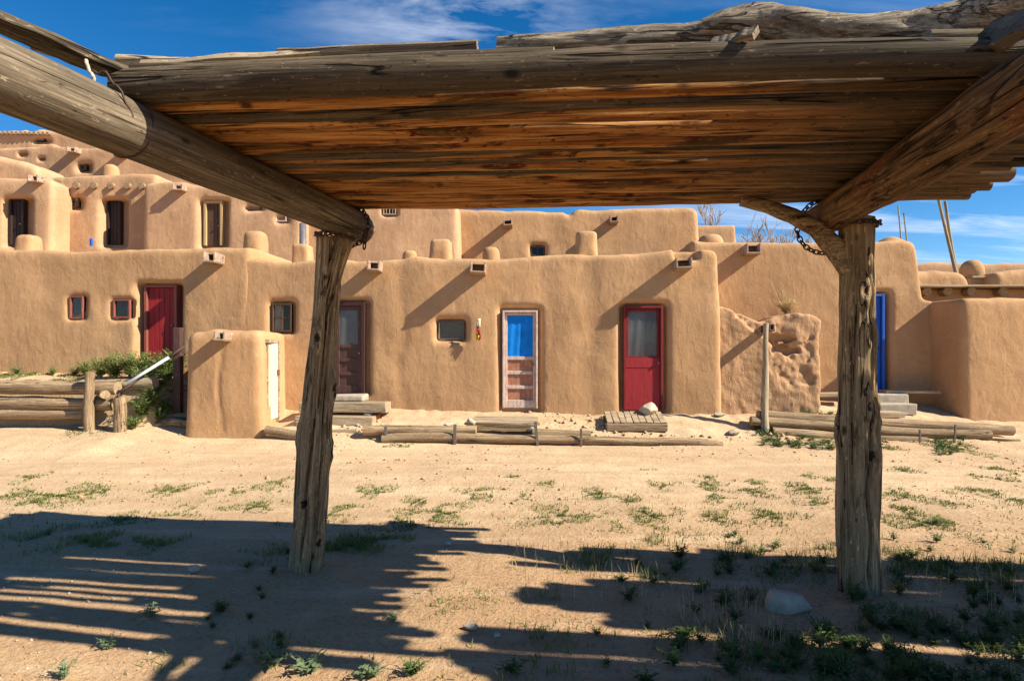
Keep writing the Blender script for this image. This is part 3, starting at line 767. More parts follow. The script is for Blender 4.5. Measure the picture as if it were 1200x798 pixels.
def fnJ(s, d, U, V, Z, vf):
    def uz(px, py): return s.uz(px, py)
    dis = .08*vnoise(U*3.1, 3., Z*3.1)+.06*vnoise(U*9, 1., Z*9)
    d = d+(.02*vnoise(U*3, V*3, Z*3)+.014*vnoise(U*9, V*9, Z*9)+.010*np.abs(vnoise(U*16, V*16, Z*16)))
    for (x0, y0, x1, y1, dep, k) in ((906, 395.5, 951, 397.5, .10, .015), (905, 410, 938, 412, .12, .015), (863, 368, 897, 372, .05, .02)):
        a0, b1 = uz(x0, y0); a1, b0 = uz(x1, y1)
        q = np.maximum(np.abs(U-(a0+a1)/2)-(a1-a0)/2, np.abs(Z-(b0+b1)/2+dis*.3)-(b1-b0)/2)+dis*.25
        d = smax(d, -np.maximum(q, V-vf-dep), k)
    ua, za = uz(905, 398); ub, zb2 = uz(952, 452)
    inner = np.minimum(np.minimum(U-ua, ub-U), np.minimum(za-Z, Z-zb2))+.10*vnoise(U*5, 2., Z*5)+.05*vnoise(U*13, 4., Z*13)
    d = d+sstep(-.01, .03, inner)*(.024+.022*np.abs(vnoise(U*9, 6., Z*9))+.014*vnoise(U*20, 1., Z*20))
    u0, z0 = uz(848, 360); u1, z1 = uz(900, 420)
    # lost plaster: everything above a ragged line is set back
    line = z0-(U-u0)*.75+.12*vnoise(U*3, 7., 2.)
    return d+(.04+.03*np.abs(vnoise(U*11, 3., Z*11)))*sstep(-.01, .025, Z-line)*sstep(u1+.55, u1+.3, U)
J = House(900, 10.42, 3).body('adobe_wall', 'crumbling low adobe wall with cracked plaster and lost coping, right of the red door', [(838, 360), (838, 490)], [(968, 375), (964, 395), (963, 490)],
    [(838,355),(849,358),(870,363),(895,373),(903,373),(907,366),(935,366),(957,368),(968,375)], 1.15, .1, res=.03, k=.07, cat='wall', seed=14, fn=fnJ, mat='adobe_worn', amp=.035)
J.spout(905, 384, .1, .12, .28, 'oxblood')
K = House(1165, 10.6, 2).body('adobe_wall', 'plain square adobe enclosure wall at the right edge, its left side in shade', [(1130, 350), (1131, 500)], [(1600, 350), (1600, 500)],
    [(1110,347),(1130,347),(1160,349),(1200,350),(1600,352)], 2.6, -.1, res=.042, k=.12, kl=-.07, cat='wall', seed=15)
L_ = House(1140, 13.4, 2).body('adobe_house', 'far low adobe house at the right with round beam ends under its roof edge', [(1020, 340), (1020, 420)], [(1500, 340), (1500, 420)],
    [(1020,337),(1140,337),(1200,337),(1500,338)], 3, .2, res=.055, k=.05, cat='house', seed=16)
for px in (1087, 1111, 1139, 1176): L_.viga(px, 341.5, .10, .2)
c0 = L_.q(1020, 336.5, -.2); c1 = L_.q(1500, 336.5, -.2)
MB().box(((c0.x+c1.x)/2, .15, c0.z+.01), (c1.x-c0.x, .95, .05), bev=.012).build('roof_edge', M['plank'], L_.root)
L2 = House(1100, 13.9, 2).body('adobe_parapet', 'rounded adobe parapet on the far right roof, left of the beehive oven', [(1030, 320), (1030, 345)], [(1140, 325), (1141, 345)],
    [(1020,316),(1110,316),(1128,318),(1138,324),(1142,332)], .8, 2.6, res=.045, k=.22, cat='parapet', seed=17)
L3 = House(1190, 13.95, 2).body('adobe_parapet', 'adobe parapet at the right edge of the far roof, half in shade', [(1166, 330), (1164, 345)], [(1500, 320), (1500, 345)],
    [(1160,326),(1170,319),(1182,316),(1200,315),(1500,312)], 1.2, 2.6, res=.045, k=.2, cat='parapet', seed=18)
L4 = House(1140, 17.5, 2).body('adobe_house', 'farthest adobe house at the right, only its long flat top showing under the sky', [(1020, 310), (1020, 345)], [(1600, 310), (1600, 345)],
    [(1020,309),(1100,307),(1150,308),(1300,306),(1600,308)], 3, .2, res=.08, k=.1, cat='house', seed=19, mat='adobe_far')
# beehive oven on its slab
op = P(1139, 324, 14.6); sp = empty('beehive_oven', (op.x, op.y, op.z-.02))
tag(sp, 'small domed clay oven with a dark mouth standing on the far right roof', 'oven')
prof = [(.24, 0), (.255, .1), (.24, .22), (.19, .33), (.11, .40), (.085, .415)]
path = [(0, 0, z) for _, z in prof]
me = tube_mesh('dome', path, [.24, .257, .245, .20, .12, .075], 24, .04, 4, 5, [M['adobe'], M['dark']]); link('dome', me, sp)
MB().box((.14, .02, -.03), (.75, .7, .05), bev=.01).build('slab', M['plank'], sp)
MB().box((0, 0, -.55), (.5, .5, 1.0), bev=.02).build('plinth', M['adobe'], sp)
# ladders whose tips show above the roofs
def ladder(label, pts, r, D, base_z):
    root = empty('ladder', P(pts[0][2], 400, D)); root.location.z = base_z; tag(root, label, 'ladder')
    ends = []
    for (x0, y0, x1, y1) in pts:
        a = P(x0, y0, D+.12); b = P(x1, y1, D); d = (b-a).normalized(); b = b+d*((base_z-b.z)/d.z)
        log('rail', b, a, r, r*.7, 'stick', parent=root, seed=int(x0), rings=12, segs=8, bend=.03); ends.append((b, a))
    for k in range(2, 7):
        t = k/12
        log('rung', ends[0][0].lerp(ends[0][1], t), ends[1][0].lerp(ends[1][1], t), r*.7, r*.7, 'stick', parent=root, seed=k, rings=4, segs=8)
ladder('tall pale wooden ladder poles leaning into the sky over the far right roof', [(1100,234,1116,306),(1107,236,1120,306)], .05, 15.8, .4)
ladder('thin pair of ladder tips rising behind the house with the blue door', [(1053,241,1056,276),(1059,250,1062,276)], .022, 14.6, .4)

# hill at the right edge, far off
hb = []
hx = np.linspace(0, 1, 60); rows = np.linspace(0, 1, 20)
HV = []
for r_ in rows:
    for x in hx:
        X = 655+900*x; Y = 600+500*r_
        HV.append((X, Y, -5+(150*math.sin(math.pi*min(1, x*1.0+.0))**.6*math.sin(math.pi*r_)**.8)*(1+.25*float(vnoise(x*9, r_*7, 3.))) ))
n, k = len(rows), len(hx); Ii = np.arange(n*k).reshape(n, k)
Qh = np.stack([Ii[:-1,:-1].ravel(), Ii[:-1,1:].ravel(), Ii[1:,1:].ravel(), Ii[1:,:-1].ravel()], 1)
tag(link('hills', mesh_np('hills', np.array(HV), Qh, M['hill'])), 'dark blue hill at the right horizon', 'hill', kind='structure')

# bare tree behind the roofs
def bare_tree(base, h, seed, label):
    rs = random.Random(seed); root = empty('bare_tree', base); tag(root, label, 'tree')
    V, Fc = [], []
    tk = ([], [])
    def limb(p, d, L, r, lev, tgt):
        V_, F_ = tgt; n = 4; pts = [p]
        for i in range(n):
            d = (d+Vector((rs.uniform(-1, 1), rs.uniform(-1, 1), rs.uniform(-.3, .7)))*.14).normalized(); pts.append(pts[-1]+d*L/n)
        b0 = len(V_); sg = 5
        for i, q in enumerate(pts):
            rr = r*(1-.55*i/n); a = d.orthogonal().normalized(); c = d.cross(a)
            for j in range(sg):
                t = 2*math.pi*j/sg; V_.append(tuple(q+a*rr*math.cos(t)+c*rr*math.sin(t)))
        for i in range(n):
            for j in range(sg):
                k2 = (j+1) % sg; F_.append((b0+i*sg+j, b0+i*sg+k2, b0+(i+1)*sg+k2, b0+(i+1)*sg+j))
        if lev < 6:
            for _ in range(4 if lev < 3 else 3 if lev < 5 else 2):
                i = rs.randint(1, n); nd = (d+Vector((rs.uniform(-1, 1), rs.uniform(-1, 1), rs.uniform(-.3, .9)))*.75).normalized()
                limb(pts[i], nd, L*rs.uniform(.55, .8), max(r*.55, .02), lev+1, (V, Fc))
    limb(Vector((0, 0, 0)), Vector((0, 0, 1)), h*.33, h*.022, 0, tk)
    link('trunk', mesh_np('trunk', np.array(tk[0]), tk[1], M['barebranch']), root)
    link('branches', mesh_np('branches', np.array(V), Fc, M['barebranch']), root)
b_ = P(888, 403, 34); bare_tree((b_.x, b_.y, .3), 12.5, 4, 'left one of the two leafless trees behind the roofs')
b_ = P(928, 403, 36); bare_tree((b_.x, b_.y, .3), 11.5, 9, 'right one of the two leafless trees behind the roofs')

# ================================================================== THE SHELTER
rng = random.Random(11)
BLX = lambda D: -1.173-.235*(4.55-D)
BLZ = lambda D: 2.493+.011*(4.55-D)
BRX = lambda D: 2.22-.238*(4.3-D)
BRZ = lambda D: 2.478-.033*(4.3-D)
ram = empty('ramada', (.4, 3.9, 0))
tag(ram, 'rustic open shelter of thick weathered posts and beams roofed with peeled poles', 'shelter')
def lg(*a, **k): return log(*a, parent=ram, **k)
lg('beam', (BLX(4.6), 4.6, BLZ(4.6)), (BLX(-.9), -.9, BLZ(-.9)), .118, .125, 'beam', 'endgrey', seed=21, rings=110, segs=64, amp=.035, bend=.012, grooves=.03,
   knots=[(2.05, 2.4, .05, .012), (2.35, 2.7, .05, .015), (2.2, 3.2, .03, .01)], splits=[(2.5, 1.2, 3.2, .006, .02, .05), (3.3, .5, 4.5, .005, .015, .04), (2.0, 2.0, 5.0, .005, .015, .05)])
lg('beam', (BRX(4.32), 4.32, BRZ(4.32)), (BRX(-.9), -.9, BRZ(-.9)), .112, .13, 'beam_brown', 'endgrey', seed=22, rings=110, segs=64, amp=.07, bend=.015, grooves=.08, splits=[(3.6, .5, 3.4, .006, .018, .06), (4.3, 1.0, 5., .006, .018, .05)])
FA = math.pi
def post(p0, p1, r0, r1, seed, knots):
    return lg('post', p0, p1, [r0*1.04, r0, r0*.98, (r0+r1)/2*1.03, r1*1.03, r1], None, 'post', 'endgrey', seed=seed, rings=220, segs=110, amp=.15, freq=2.0, bend=.035, grooves=.10, knots=knots,
        splits=[(FA+.15, .1, 1.3, .010, .035, .12), (FA+.75, .0, 2.3, .008, .03, .08), (FA-.6, .5, 2.0, .008, .022, .1), (FA+.3, 1.2, 2.35, .02, .03, .2), (FA-1.2, .2, 1.8, .007, .02, .08), (FA+1.3, .3, 2.2, .007, .02, .1)] if knots else ())
KN_R = [(z_, a_, .058, h_) for z_, a_, h_ in ((2.02,FA+.05,.04),(1.74,FA+.35,.045),(1.3,FA+.1,.04),(1.25,FA+1.1,.03),(.98,FA+.2,.035),(1.15,FA-1.5,.03))]
KN_L = [(z_, a_, .055, h_) for z_, a_, h_ in ((1.74,FA-.1,.045),(.58,FA-.1,.045),(1.05,FA-1.5,.035),(1.4,FA+1.4,.035),(.95,FA+1.5,.035),(.3,FA+1.0,.03))]
# front right, front left (seen), and the two behind the viewer
post((2.245, 3.86, gzs(2.245, 3.86)-.1), (2.235, 3.87, 2.42), .122, .094, 33,
     KN_R)
post((-1.50, 4.26, gzs(-1.50, 4.26)-.1), (-1.315, 4.28, 2.36), .110, .083, 34, KN_L)
lg('post', (-1.36, 4.27, 1.75), (-1.20, 4.30, 2.40), .06, .07, 'post', 'endgrey', seed=35, rings=30, segs=20, amp=.1)
for X, s_ in ((BLX(-.4), 36), (BRX(-.4), 37)):
    post((X, -.4, -.1), (X, -.4, 2.36), .135, .11, s_, [])
# forked brace by the right post
br = [(2.2, 3.86, 2.05), (2.12, 3.9, 2.22), (2.0, 3.93, 2.36), (1.86, 3.96, 2.45), (1.72, 4.0, 2.52), (1.55, 4.03, 2.57)]
br2 = [Vector(p)-ram.location for p in br]
pts = [br2[0].lerp(br2[-1], 0)] ; pp_ = []
for i in range(len(br2)-1):
    for t in np.linspace(0, 1, 6, endpoint=False): pp_.append(br2[i].lerp(br2[i+1], t))
pp_.append(br2[-1])
link('brace', tube_mesh('brace', pp_, [.07, .065, .055, .05, .045, .04], 16, .12, 5, 3, [M['post'], M['endgrey']], grooves=.1), ram)
# roof poles
NP = 22
pls = []
for i in range(NP):
    s = i/(NP-1)
    dL = 2.57+(4.46-2.57)*s + rng.uniform(-.006, .006)
    sl = -.151+(.151-.095)*s
    if i == 0: r = .067
    else: r = rng.uniform(.037, .046)
    xL = BLX(dL)-rng.uniform(.0, .14)
    xr = {21: 3.10, 20: 2.99, 19: 3.0, 18: 3.0, 17: 2.92, 16: 2.96, 15: 2.9}.get(i, 2.62+rng.uniform(-.15, .2))
    if i == 0: dL -= .03; xL, xr = BLX(dL)-.03, 2.5
    if i == 1: dL += .012
        # crossing of the right beam
    xc = 2.0; dc = dL+sl*(xc-BLX(dL)); xc = BRX(dc); dc = dL+sl*(xc-BLX(dL))
    zL = BLZ(dL)+.113+r; zR = BRZ(dc)+.113+r
    zz = lambda X: zL+(zR-zL)*(X-BLX(dL))/(xc-BLX(dL))
    dd = lambda X: dL+sl*(X-BLX(dL))
    swap = rng.random() < .5
    p0, p1 = (xL, dd(xL), zz(xL)), (xr, dd(xr), zz(xr))
    fa, fb = r*rng.uniform(1.0, 1.1), r*rng.uniform(.92, 1.0)
    rad = [fa, fa, fa, r*.7, r*.66, r*.7, fb, fb, fb] if i in (1, 2, 3, 4, 5, 6, 8, 10) else [fa, fa, r, r*rng.uniform(.92, 1.05), fb]
    if i < NP-1:                                         # thinner poles added above to block sun leaking through the gaps
        hd = (4.46-2.57)/(NP-1)/2; r2 = rng.uniform(.030, .036); hz = .052 if i else .085
        g0 = rng.uniform(.38, .5)
        segs_ = [(0, g0), (g0+rng.uniform(.2, .32), 1)] if i in (0, 1, 2, 3, 4, 5, 6, 8, 10) else [(0, 1)]
        for (ta, tb) in segs_:
            q0 = Vector(p0).lerp(Vector(p1), ta+rng.uniform(0, .03))+Vector((0, hd, hz)); q1 = Vector(p0).lerp(Vector(p1), tb-rng.uniform(0, .05))+Vector((0, hd, hz))
            lg('roof_pole', q0, q1, r2*1.05, r2*.95, 'greypole', 'endgrey', seed=400+i, rings=24, segs=10, amp=.1, bend=.006)
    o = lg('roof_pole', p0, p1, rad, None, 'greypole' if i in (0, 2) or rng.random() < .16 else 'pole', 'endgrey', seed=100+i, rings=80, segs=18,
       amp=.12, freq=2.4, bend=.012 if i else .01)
# the next bay to the right, whose roof shades the ground
def shadow_to_roof(px, py, z=2.62):
    g = G(px, py); k = (z-g.z)/SUN.z
    return g.x+SUN.x*k, g.y+SUN.y*k
rows_ = [(700,641),(615,652),(620,659),(640,667),(735,678),(600,692),(610,700),(640,708),(690,716),(770,728),(530,738),(560,746),(590,757),(548,766),(540,775),(560,786),(590,800),(575,815),(620,830),(600,850),(640,875)]
ends_ = sorted([(G(px, py).y+SUN.y*(2.62/SUN.z), G(px, py).x+SUN.x*(2.62/SUN.z)) for px, py in rows_])
yy = 3.62
for j in range(44):
    yy -= .078
    x = interp(yy, ends_)+rng.uniform(-.12, .12)
    if 2.95 < yy < 3.42 and rng.random() < .75: x = max(x, 4.15+rng.uniform(0, .2))
    if rng.random() < .02: continue
    r = rng.uniform(.049, .058)
    x = max(x, .9*yy+.25) if yy > 1.6 else max(x, 3.1)
    sl = -.13; xe = 7.2+rng.uniform(-.2, .2)
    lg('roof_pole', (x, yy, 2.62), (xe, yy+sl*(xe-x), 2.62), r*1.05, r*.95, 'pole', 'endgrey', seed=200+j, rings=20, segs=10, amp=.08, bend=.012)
for X in (4.35, 6.7):
    lg('beam', (X+.42, 3.6-(X-4.35)*.15, 2.46), (X-.75, -.9, 2.46), .11, .12, 'beam_brown', 'endgrey', seed=int(X*10), rings=20, segs=16)
    post((X+.3, 3.3-(X-4.35)*.15, -.05), (X+.3, 3.3-(X-4.35)*.15, 2.38), .135, .11, int(X*7), [])
# chains round the beams, wire and rope
def chain(center, axis, r, n, tail=None, name='chain'):
    b = bmesh.new(); ax = Vector(axis).normalized(); a = ax.orthogonal().normalized(); c = ax.cross(a)
    pts_ = [Vector(center)+a*r*math.cos(t)+c*r*math.sin(t) for t in np.linspace(0, 2*math.pi, n, endpoint=False)]
    pts_.append(pts_[0])
    if tail: 
        for t in np.linspace(.14, 1, int((Vector(tail[1])-Vector(tail[0])).length/.036)): pts_.append(Vector(tail[0]).lerp(Vector(tail[1]), t))
    Vv, Ff = [], []
    for i in range(len(pts_)-1):
        p, q = pts_[i], pts_[i+1]; d = q-p
        if d.length > .12: continue
        m = d.to_track_quat('X', 'Z').to_matrix(); rot = Matrix.Rotation(R(45 if i % 2 else -45), 3, 'X'); mid = (p+q)/2
        base = len(Vv); NU, NV = 12, 6
        for u in range(NU):
            t = 2*math.pi*u/NU; cx, cy = math.cos(t)*d.length*.72, math.sin(t)*.017
            nx_, ny_ = math.cos(t), math.sin(t)
            for w in range(NV):
                s2 = 2*math.pi*w/NV; rr = .0055
                Vv.append(tuple(mid+m @ (rot @ Vector((cx+nx_*rr*math.cos(s2), cy+ny_*rr*math.cos(s2), rr*math.sin(s2)))) - ram.location))
        for u in range(NU):
            for w in range(NV):
                Ff.append((base+u*NV+w, base+((u+1) % NU)*NV+w, base+((u+1) % NU)*NV+(w+1) % NV, base+u*NV+(w+1) % NV))
    return link(name, mesh_np(name, np.array(Vv), Ff, M['iron']), ram)
bd = Vector((.235, 1, -.01))
chain((BLX(4.42), 4.42, BLZ(4.42)-.02), bd, .15, 26, ((BLX(4.42)+.13, 4.35, BLZ(4.42)-.05), (BLX(4.42)+.13, 4.33, BLZ(4.42)-.2)))
chain((-1.26, 4.24, 2.36), (0.1, 0, 1), .13, 22)
chain((BRX(4.12), 4.12, BRZ(4.12)-.06), (.4, 1, .12), .185, 32)
chain((2.23, 3.86, 2.37), (0, 0, 1), .13, 22)
def ring(center, axis, r, th, name, m, n=40, wob=.004):
    ax = Vector(axis).normalized(); a = ax.orthogonal().normalized(); c = ax.cross(a)
    pt = [Vector(center)+a*(r+wob*math.sin(5*t))*math.cos(t)+c*(r+wob*math.cos(3*t))*math.sin(t)-ram.location for t in np.linspace(0, 2*math.pi, n)]
    return link(name, tube_mesh(name, pt, [th, th], 6, 0, 1, 0, [M[m], M[m]]), ram)
ring((BLX(2.55), 2.55, BLZ(2.55)+.01), bd, .128, .004, 'wire', 'iron')
def strand(pts_, th, name, m):
    v = [Vector(p)-ram.location for p in pts_]; out = []
    for i in range(len(v)-1):
        for t in np.linspace(0, 1, 6, endpoint=False): out.append(v[i].lerp(v[i+1], t)+Vector((0, 0, .006*math.sin(9*t+i))))
    return link(name, tube_mesh(name, out, [th, th], 8, .15, 20, 2, [M[m], M[m]]), ram)
kx, ky, kz = BLX(2.45), 2.45, BLZ(2.45)+.19
strand([(kx-.05, ky-.05, kz+.07), (kx-.02, ky-.09, kz), (kx+.01, ky-.09, kz-.06), (kx-.02, ky-.07, kz-.1)], .007, 'rope', 'rope')
strand([(kx-.02, ky-.07, kz-.02), (kx+.05, ky-.08, kz-.03), (kx+.1, ky-.06, kz-.10), (kx+.13, ky-.02, kz-.2)], .0045, 'wire', 'iron')

# loose timber lying on the roof
def board(name, p0, p1, w, th, roll, mat, label, cat):
    p0, p1 = Vector(p0), Vector(p1); d = p1-p0; n = 26
    bm = bmesh.new(); rows2 = []
    for i in range(n):
        t = i/(n-1); ww = w*(1+.10*float(vnoise(t*6, 1.1, p0.x))); zz_ = .012*float(vnoise(t*4, 7.1, p0.y))
        rows2.append([bm.verts.new((d.length*t, sy*ww/2, zz_+sz*th/2+.004*float(vnoise(t*15, sy, sz)))) for sy, sz in ((-1,-1),(1,-1),(1,1),(-1,1))])
    for i in range(n-1):
        for j in range(4): bm.faces.new((rows2[i][j], rows2[i][(j+1) % 4], rows2[i+1][(j+1) % 4], rows2[i+1][j]))
    bm.faces.new(rows2[0][::-1]); bm.faces.new(rows2[-1])
    bmesh.ops.recalc_face_normals(bm, faces=bm.faces[:])
    me = bpy.data.meshes.new(name); bm.to_mesh(me); bm.free(); me.materials.append(M[mat])
    o = link(name, me, None, p0)
    o.rotation_euler = (d.to_track_quat('X', 'Z').to_matrix() @ Matrix.Rotation(roll, 3, 'X')).to_euler()
    return tag(o, label, cat)
def onfront(px, py, D): return P(px, py, D)
board('plank', P(144, 87, 2.54), P(-60, 1, 2.02), .09, .035, .25, 'greypole', 'long straight dark plank running up out of the picture above the left beam', 'plank')
board('plank', P(172, 84, 2.60), P(380, 72, 2.52), .10, .03, -.5, 'plank', 'sunlit flat plank lying on the roof edge beside the knotted rope', 'plank')
board('plank', P(330, 73, 2.55), P(560, 64, 2.42), .11, .032, -.9, 'bark', 'rough split plank lying on the roof edge, left of the gnarled bark log', 'plank')
board('plank', P(834, 51, 2.20), P(886, 39, 2.08), .05, .025, .9, 'beam', 'short tilted board sticking out under the gnarled bark log', 'plank')
board('plank', P(1150, 48, 2.1), P(1235, 14, 1.75), .13, .04, .9, 'beam', 'dark board end under the right tip of the gnarled bark log', 'plank')
gp = [(583,52,2.45),(640,50,2.42),(700,47,2.4),(760,42,2.38),(820,37,2.36),(850,27,2.34),(885,22,2.33),(930,27,2.3),(960,35,2.29),(1000,35,2.27),(1060,33,2.24),(1110,26,2.2),(1150,14,2.17),(1190,2,2.13),(1230,-12,2.1)]
gw = [P(*g)-Vector((0, 0, .012)) for g in gp]; o0 = gw[0]
gl = []
for i in range(len(gw)-1):
    for t in np.linspace(0, 1, 9, endpoint=False): gl.append(gw[i].lerp(gw[i+1], t)-o0)
gl.append(gw[-1]-o0)
o = link('gnarled_log', tube_mesh('gnarled_log', gl, [.034, .042, .045, .052, .062, .066, .068, .068, .07, .08, .095], 30, .2, 7, 6, [M['bark'], M['endgrey']], grooves=.12), None, o0)
tag(o, 'long gnarled bark covered log lying along the top edge of the shelter roof', 'log')
o = log('dry_stick', P(36, 55, 2.75), P(128, 84, 2.7), .012, .009, 'stick', seed=41, rings=14, segs=8, bend=.03); tag(o, 'thin pale broken stick on the roof beyond the left beam', 'stick')
o = log('dry_stick', P(560, 65, 2.6), P(705, 60, 2.45), .02, .012, 'stick', seed=42, rings=14, segs=8, bend=.02); tag(o, 'pale peeled stick tucked under the left tip of the gnarled log', 'stick')
o = log('dry_stick', P(140, 72, 2.85), P(470, 60, 2.75), .03, .026, 'stick', seed=43, rings=24, segs=10, bend=.03); tag(o, 'bleached branch lying on the roof poles behind the flat planks', 'stick')

# ================================================================== THINGS ALONG THE FOOT OF THE HOUSES
def tlog(label, p0, p1, r, mat='log', seed=0, group=None, name='log', cat='log', r1=None, **k):
    return tag(log(name, p0, p1, r, r1 or r*.92, mat, seed=seed, rings=36, segs=14, amp=.10, bend=k.pop('bend', .03), **k), label, cat, group)
# left terrace edge
tlog('topmost of the three long logs holding the left terrace', P(-190, 449, 9.62), P(138, 455.5, 9.55), .115, seed=51)
tlog('middle one of the three long logs holding the left terrace', P(-190, 468, 9.60), P(133, 473, 9.54), .115, seed=52)
tlog('lowest, half buried log of the left terrace edge', P(-190, 482, 9.58), P(101, 485.5, 9.55), .10, seed=53)
tlog('flattened log end jutting out past the stake on the left terrace', P(96, 452, 9.85), P(182, 448.5, 9.75), .10, 'plank', seed=54)
tlog('short log stub showing its sawn end between the two terrace stakes', P(123, 462.5, 9.38), P(120, 462, 9.9), .07, seed=55)
def stake(label, px, y0, y1, D, r, seed, mat='log', lean=0):
    a = P(px, y1, D); a.z = gzs(a.x, a.y)-.08; b = P(px+lean, y0, D)
    return tag(log('stake', a, b, r*1.1, r, mat, seed=seed, rings=20, segs=14, amp=.14, bend=.015, grooves=.1), label, 'stake')
stake('taller pale stake standing upright against the left terrace logs', 105, 436, 499, 9.40, .072, 56)
stake('shorter pale stake at the lower end of the handrail', 141, 466, 502, 9.36, .085, 57, lean=-1)
for k_, (x0, x1, y, D, lab) in enumerate(((176, 222, 463, 10.35, 'top log tread of the shaded steps left of the annex'), (178, 222, 476, 10.0, 'middle log tread of the shaded steps left of the annex'), (184, 222, 486, 9.75, 'bottom log tread of the shaded steps left of the annex'))):
    a = P(x0, y, D); b = P(x1, y-1, D); z = gzs((a.x+b.x)/2, D)+.03; a.z = b.z = z
    tlog(lab, a, b, .07, seed=60+k_)
a = P(209, 455, 10.05); z0 = gzs(a.x, a.y)-.05; zt = P(209, 384, 10.05).z
tag(MB().box((a.x, a.y, (z0+zt)/2), (.12, .12, zt-z0), bev=.012).build('post', M['oxblood']), 'square dark red post standing in the shade beside the annex', 'post')
hr = empty('handrail', P(141, 470, 9.4)); tag(hr, 'thin metal handrail sloping down beside the annex steps, bright at the middle', 'handrail')
def rodpart(name, p0, p1, r, m, par):
    b = MB(); o_ = par.location; b.cyl(Vector(p0)-o_, Vector(p1)-o_, r, 10); return b.build(name, M[m], par, True)
ra, rb = P(137, 462, 9.42), P(216, 406, 10.0)
rodpart('rail', ra, ra.lerp(rb, .28), .026, 'iron', hr); rodpart('lit_rail', ra.lerp(rb, .16)+Vector((0, -.02, .05)), ra.lerp(rb, .76), .026, 'litpipe', hr); rodpart('rail', ra.lerp(rb, .74), rb, .024, 'iron', hr)  # pale blue middle paints in the sunlit stretch of the pipe
rodpart('support', ra+Vector((.03, 0, .02)), ra+Vector((.03, 0, -.5)), .02, 'iron', hr)

# steps up to the brown door
def timber(label, x0, x1, ytop, D, hgt, dep, seed, mat='plank', yaw=3):
    a = P(x0, ytop, D); b = P(x1, ytop, D); c = (a+b)/2
    random.seed(seed)
    o = MB().box((0, 0, 0), ((b-a).length, dep, hgt), bev=.012, jit=.012).build('timber_step', M[mat], None, False, (c.x, c.y+dep/2, c.z-hgt/2), (R(random.uniform(-1, 1)), R(random.uniform(-.6, .6)), -R(yaw)))
    return tag(o, label, 'step')
timber('top timber step below the brown door', 350, 453, 472, 10.05, .17, .36, 1)
timber('middle timber step below the brown door', 345, 437, 488.5, 9.80, .16, .30, 2)
timber('lowest timber step below the brown door, its near end sawn square', 340, 420, 504, 9.55, .15, .28, 3)
a = P(409, 462, 10.42); tag(MB().box((0, 0, 0), (.62, .34, .12), bev=.03, jit=.01).build('door_sill', M['concrete'], None, False, (a.x, a.y-.02, a.z-.06), (0, 0, -R(3))), 'pale worn sill under the brown door', 'sill')
a = P(410, 484, 10.1); tag(MB().box((0, 0, 0), (.75, .3, .3), bev=.03).build('step_block', M['brick'], None, False, (a.x+.12, a.y+.12, a.z-.17), (0, 0, -R(3))), 'brick packing showing between the timber steps of the brown door', 'brick')
tlog('short knotty log lying between the annex and the left shelter post', P(312, 504, 9.42), P(352, 510, 9.35), .075, seed=66)
rock('rock', G(339, 474)+Vector((0, 0, .05)), (.32, .26, .26), 3, 'stone', 'grey rounded rock resting between the annex door and the steps')
rock('mud_block', G(334, 486), (.5, .4, .42), 8, 'adobe', 'rounded lump of adobe beside the foot of the annex door', cat='block')
rock('rock', G(462, 490), (.34, .24, .14), 4, 'stone', 'flat grey rock on the bank just right of the timber steps')
rock('rock', G(431, 514), (.2, .16, .15), 5, 'whitestone', 'pale rock beside the lowest timber step')
rock('rock', G(474, 486), (.16, .14, .08), 6, 'stone', 'small pale stone on the bank right of the flat grey rock')
for k_, (px, py, s, lab) in enumerate(((440, 500, .15, 'broken stone chip at the right end of the middle timber step'), (446, 491, .12, 'broken stone chip below the top timber step'), (420, 518, .07, 'pebble in front of the lowest timber step'))):
    rock('rock', G(px, py), (s*1.3, s, s*.6), 20+k_, 'whitestone', lab, rz=k_)

# the row of logs along the bank
tlog('log of the bank edge between the timber steps and the plank platform', P(426, 504, 9.42), P(558, 504.5, 9.42), .082, seed=70)
tlog('long low log of the bank edge in front of the blue curtained door', P(448, 514, 9.34), P(690, 517, 9.34), .078, seed=71)
tlog('short log of the bank edge just right of the plank platform', P(624, 507, 9.44), P(692, 509.5, 9.42), .075, seed=72)
tlog('crooked log of the bank edge in front of the slatted pallet', P(684, 516, 9.35), P(846, 520, 9.28), .062, seed=73, bend=.06)
def flatstake(label, px, y0, y1, D, w=.05, lean=0):
    a = P(px, y1, D); b = P(px, y0, D); h = b.z-a.z+.1
    o = MB().box((0, 0, 0), (w, .02, h), bev=.004).build('stake', M['screen'], None, False, ((a.x+b.x)/2, D, (a.z+b.z)/2-.05), (0, R(lean), 0)); return tag(o, label, 'stake')
flatstake('thin dark stake holding the bank log beside the timber steps', 452, 499, 516, 9.30)
flatstake('thin dark stake holding the bank log left of the plank platform', 533, 497, 520, 9.28, .05, 1)
flatstake('thin leaning dark stake at the right front corner of the plank platform', 629, 494, 522, 9.27, .045, -5)
flatstake('thin dark stake in front of the pale boulder on the bank', 681, 502, 525, 9.25, .035)
for (px, y0, y1, lab) in ((657, 455, 487, 'taller rusty rod sticking up by the wall between the doors'), (682, 473, 494, 'shorter rusty rod sticking up on the bank left of the pallet')):
    g = G(px, y1); t = P(px, y0, g.y); tag(MB().cyl((g.x, g.y, g.z-.1), (g.x, g.y, t.z), .009, 8).build('rod', M['iron'], None, True), lab, 'rod')
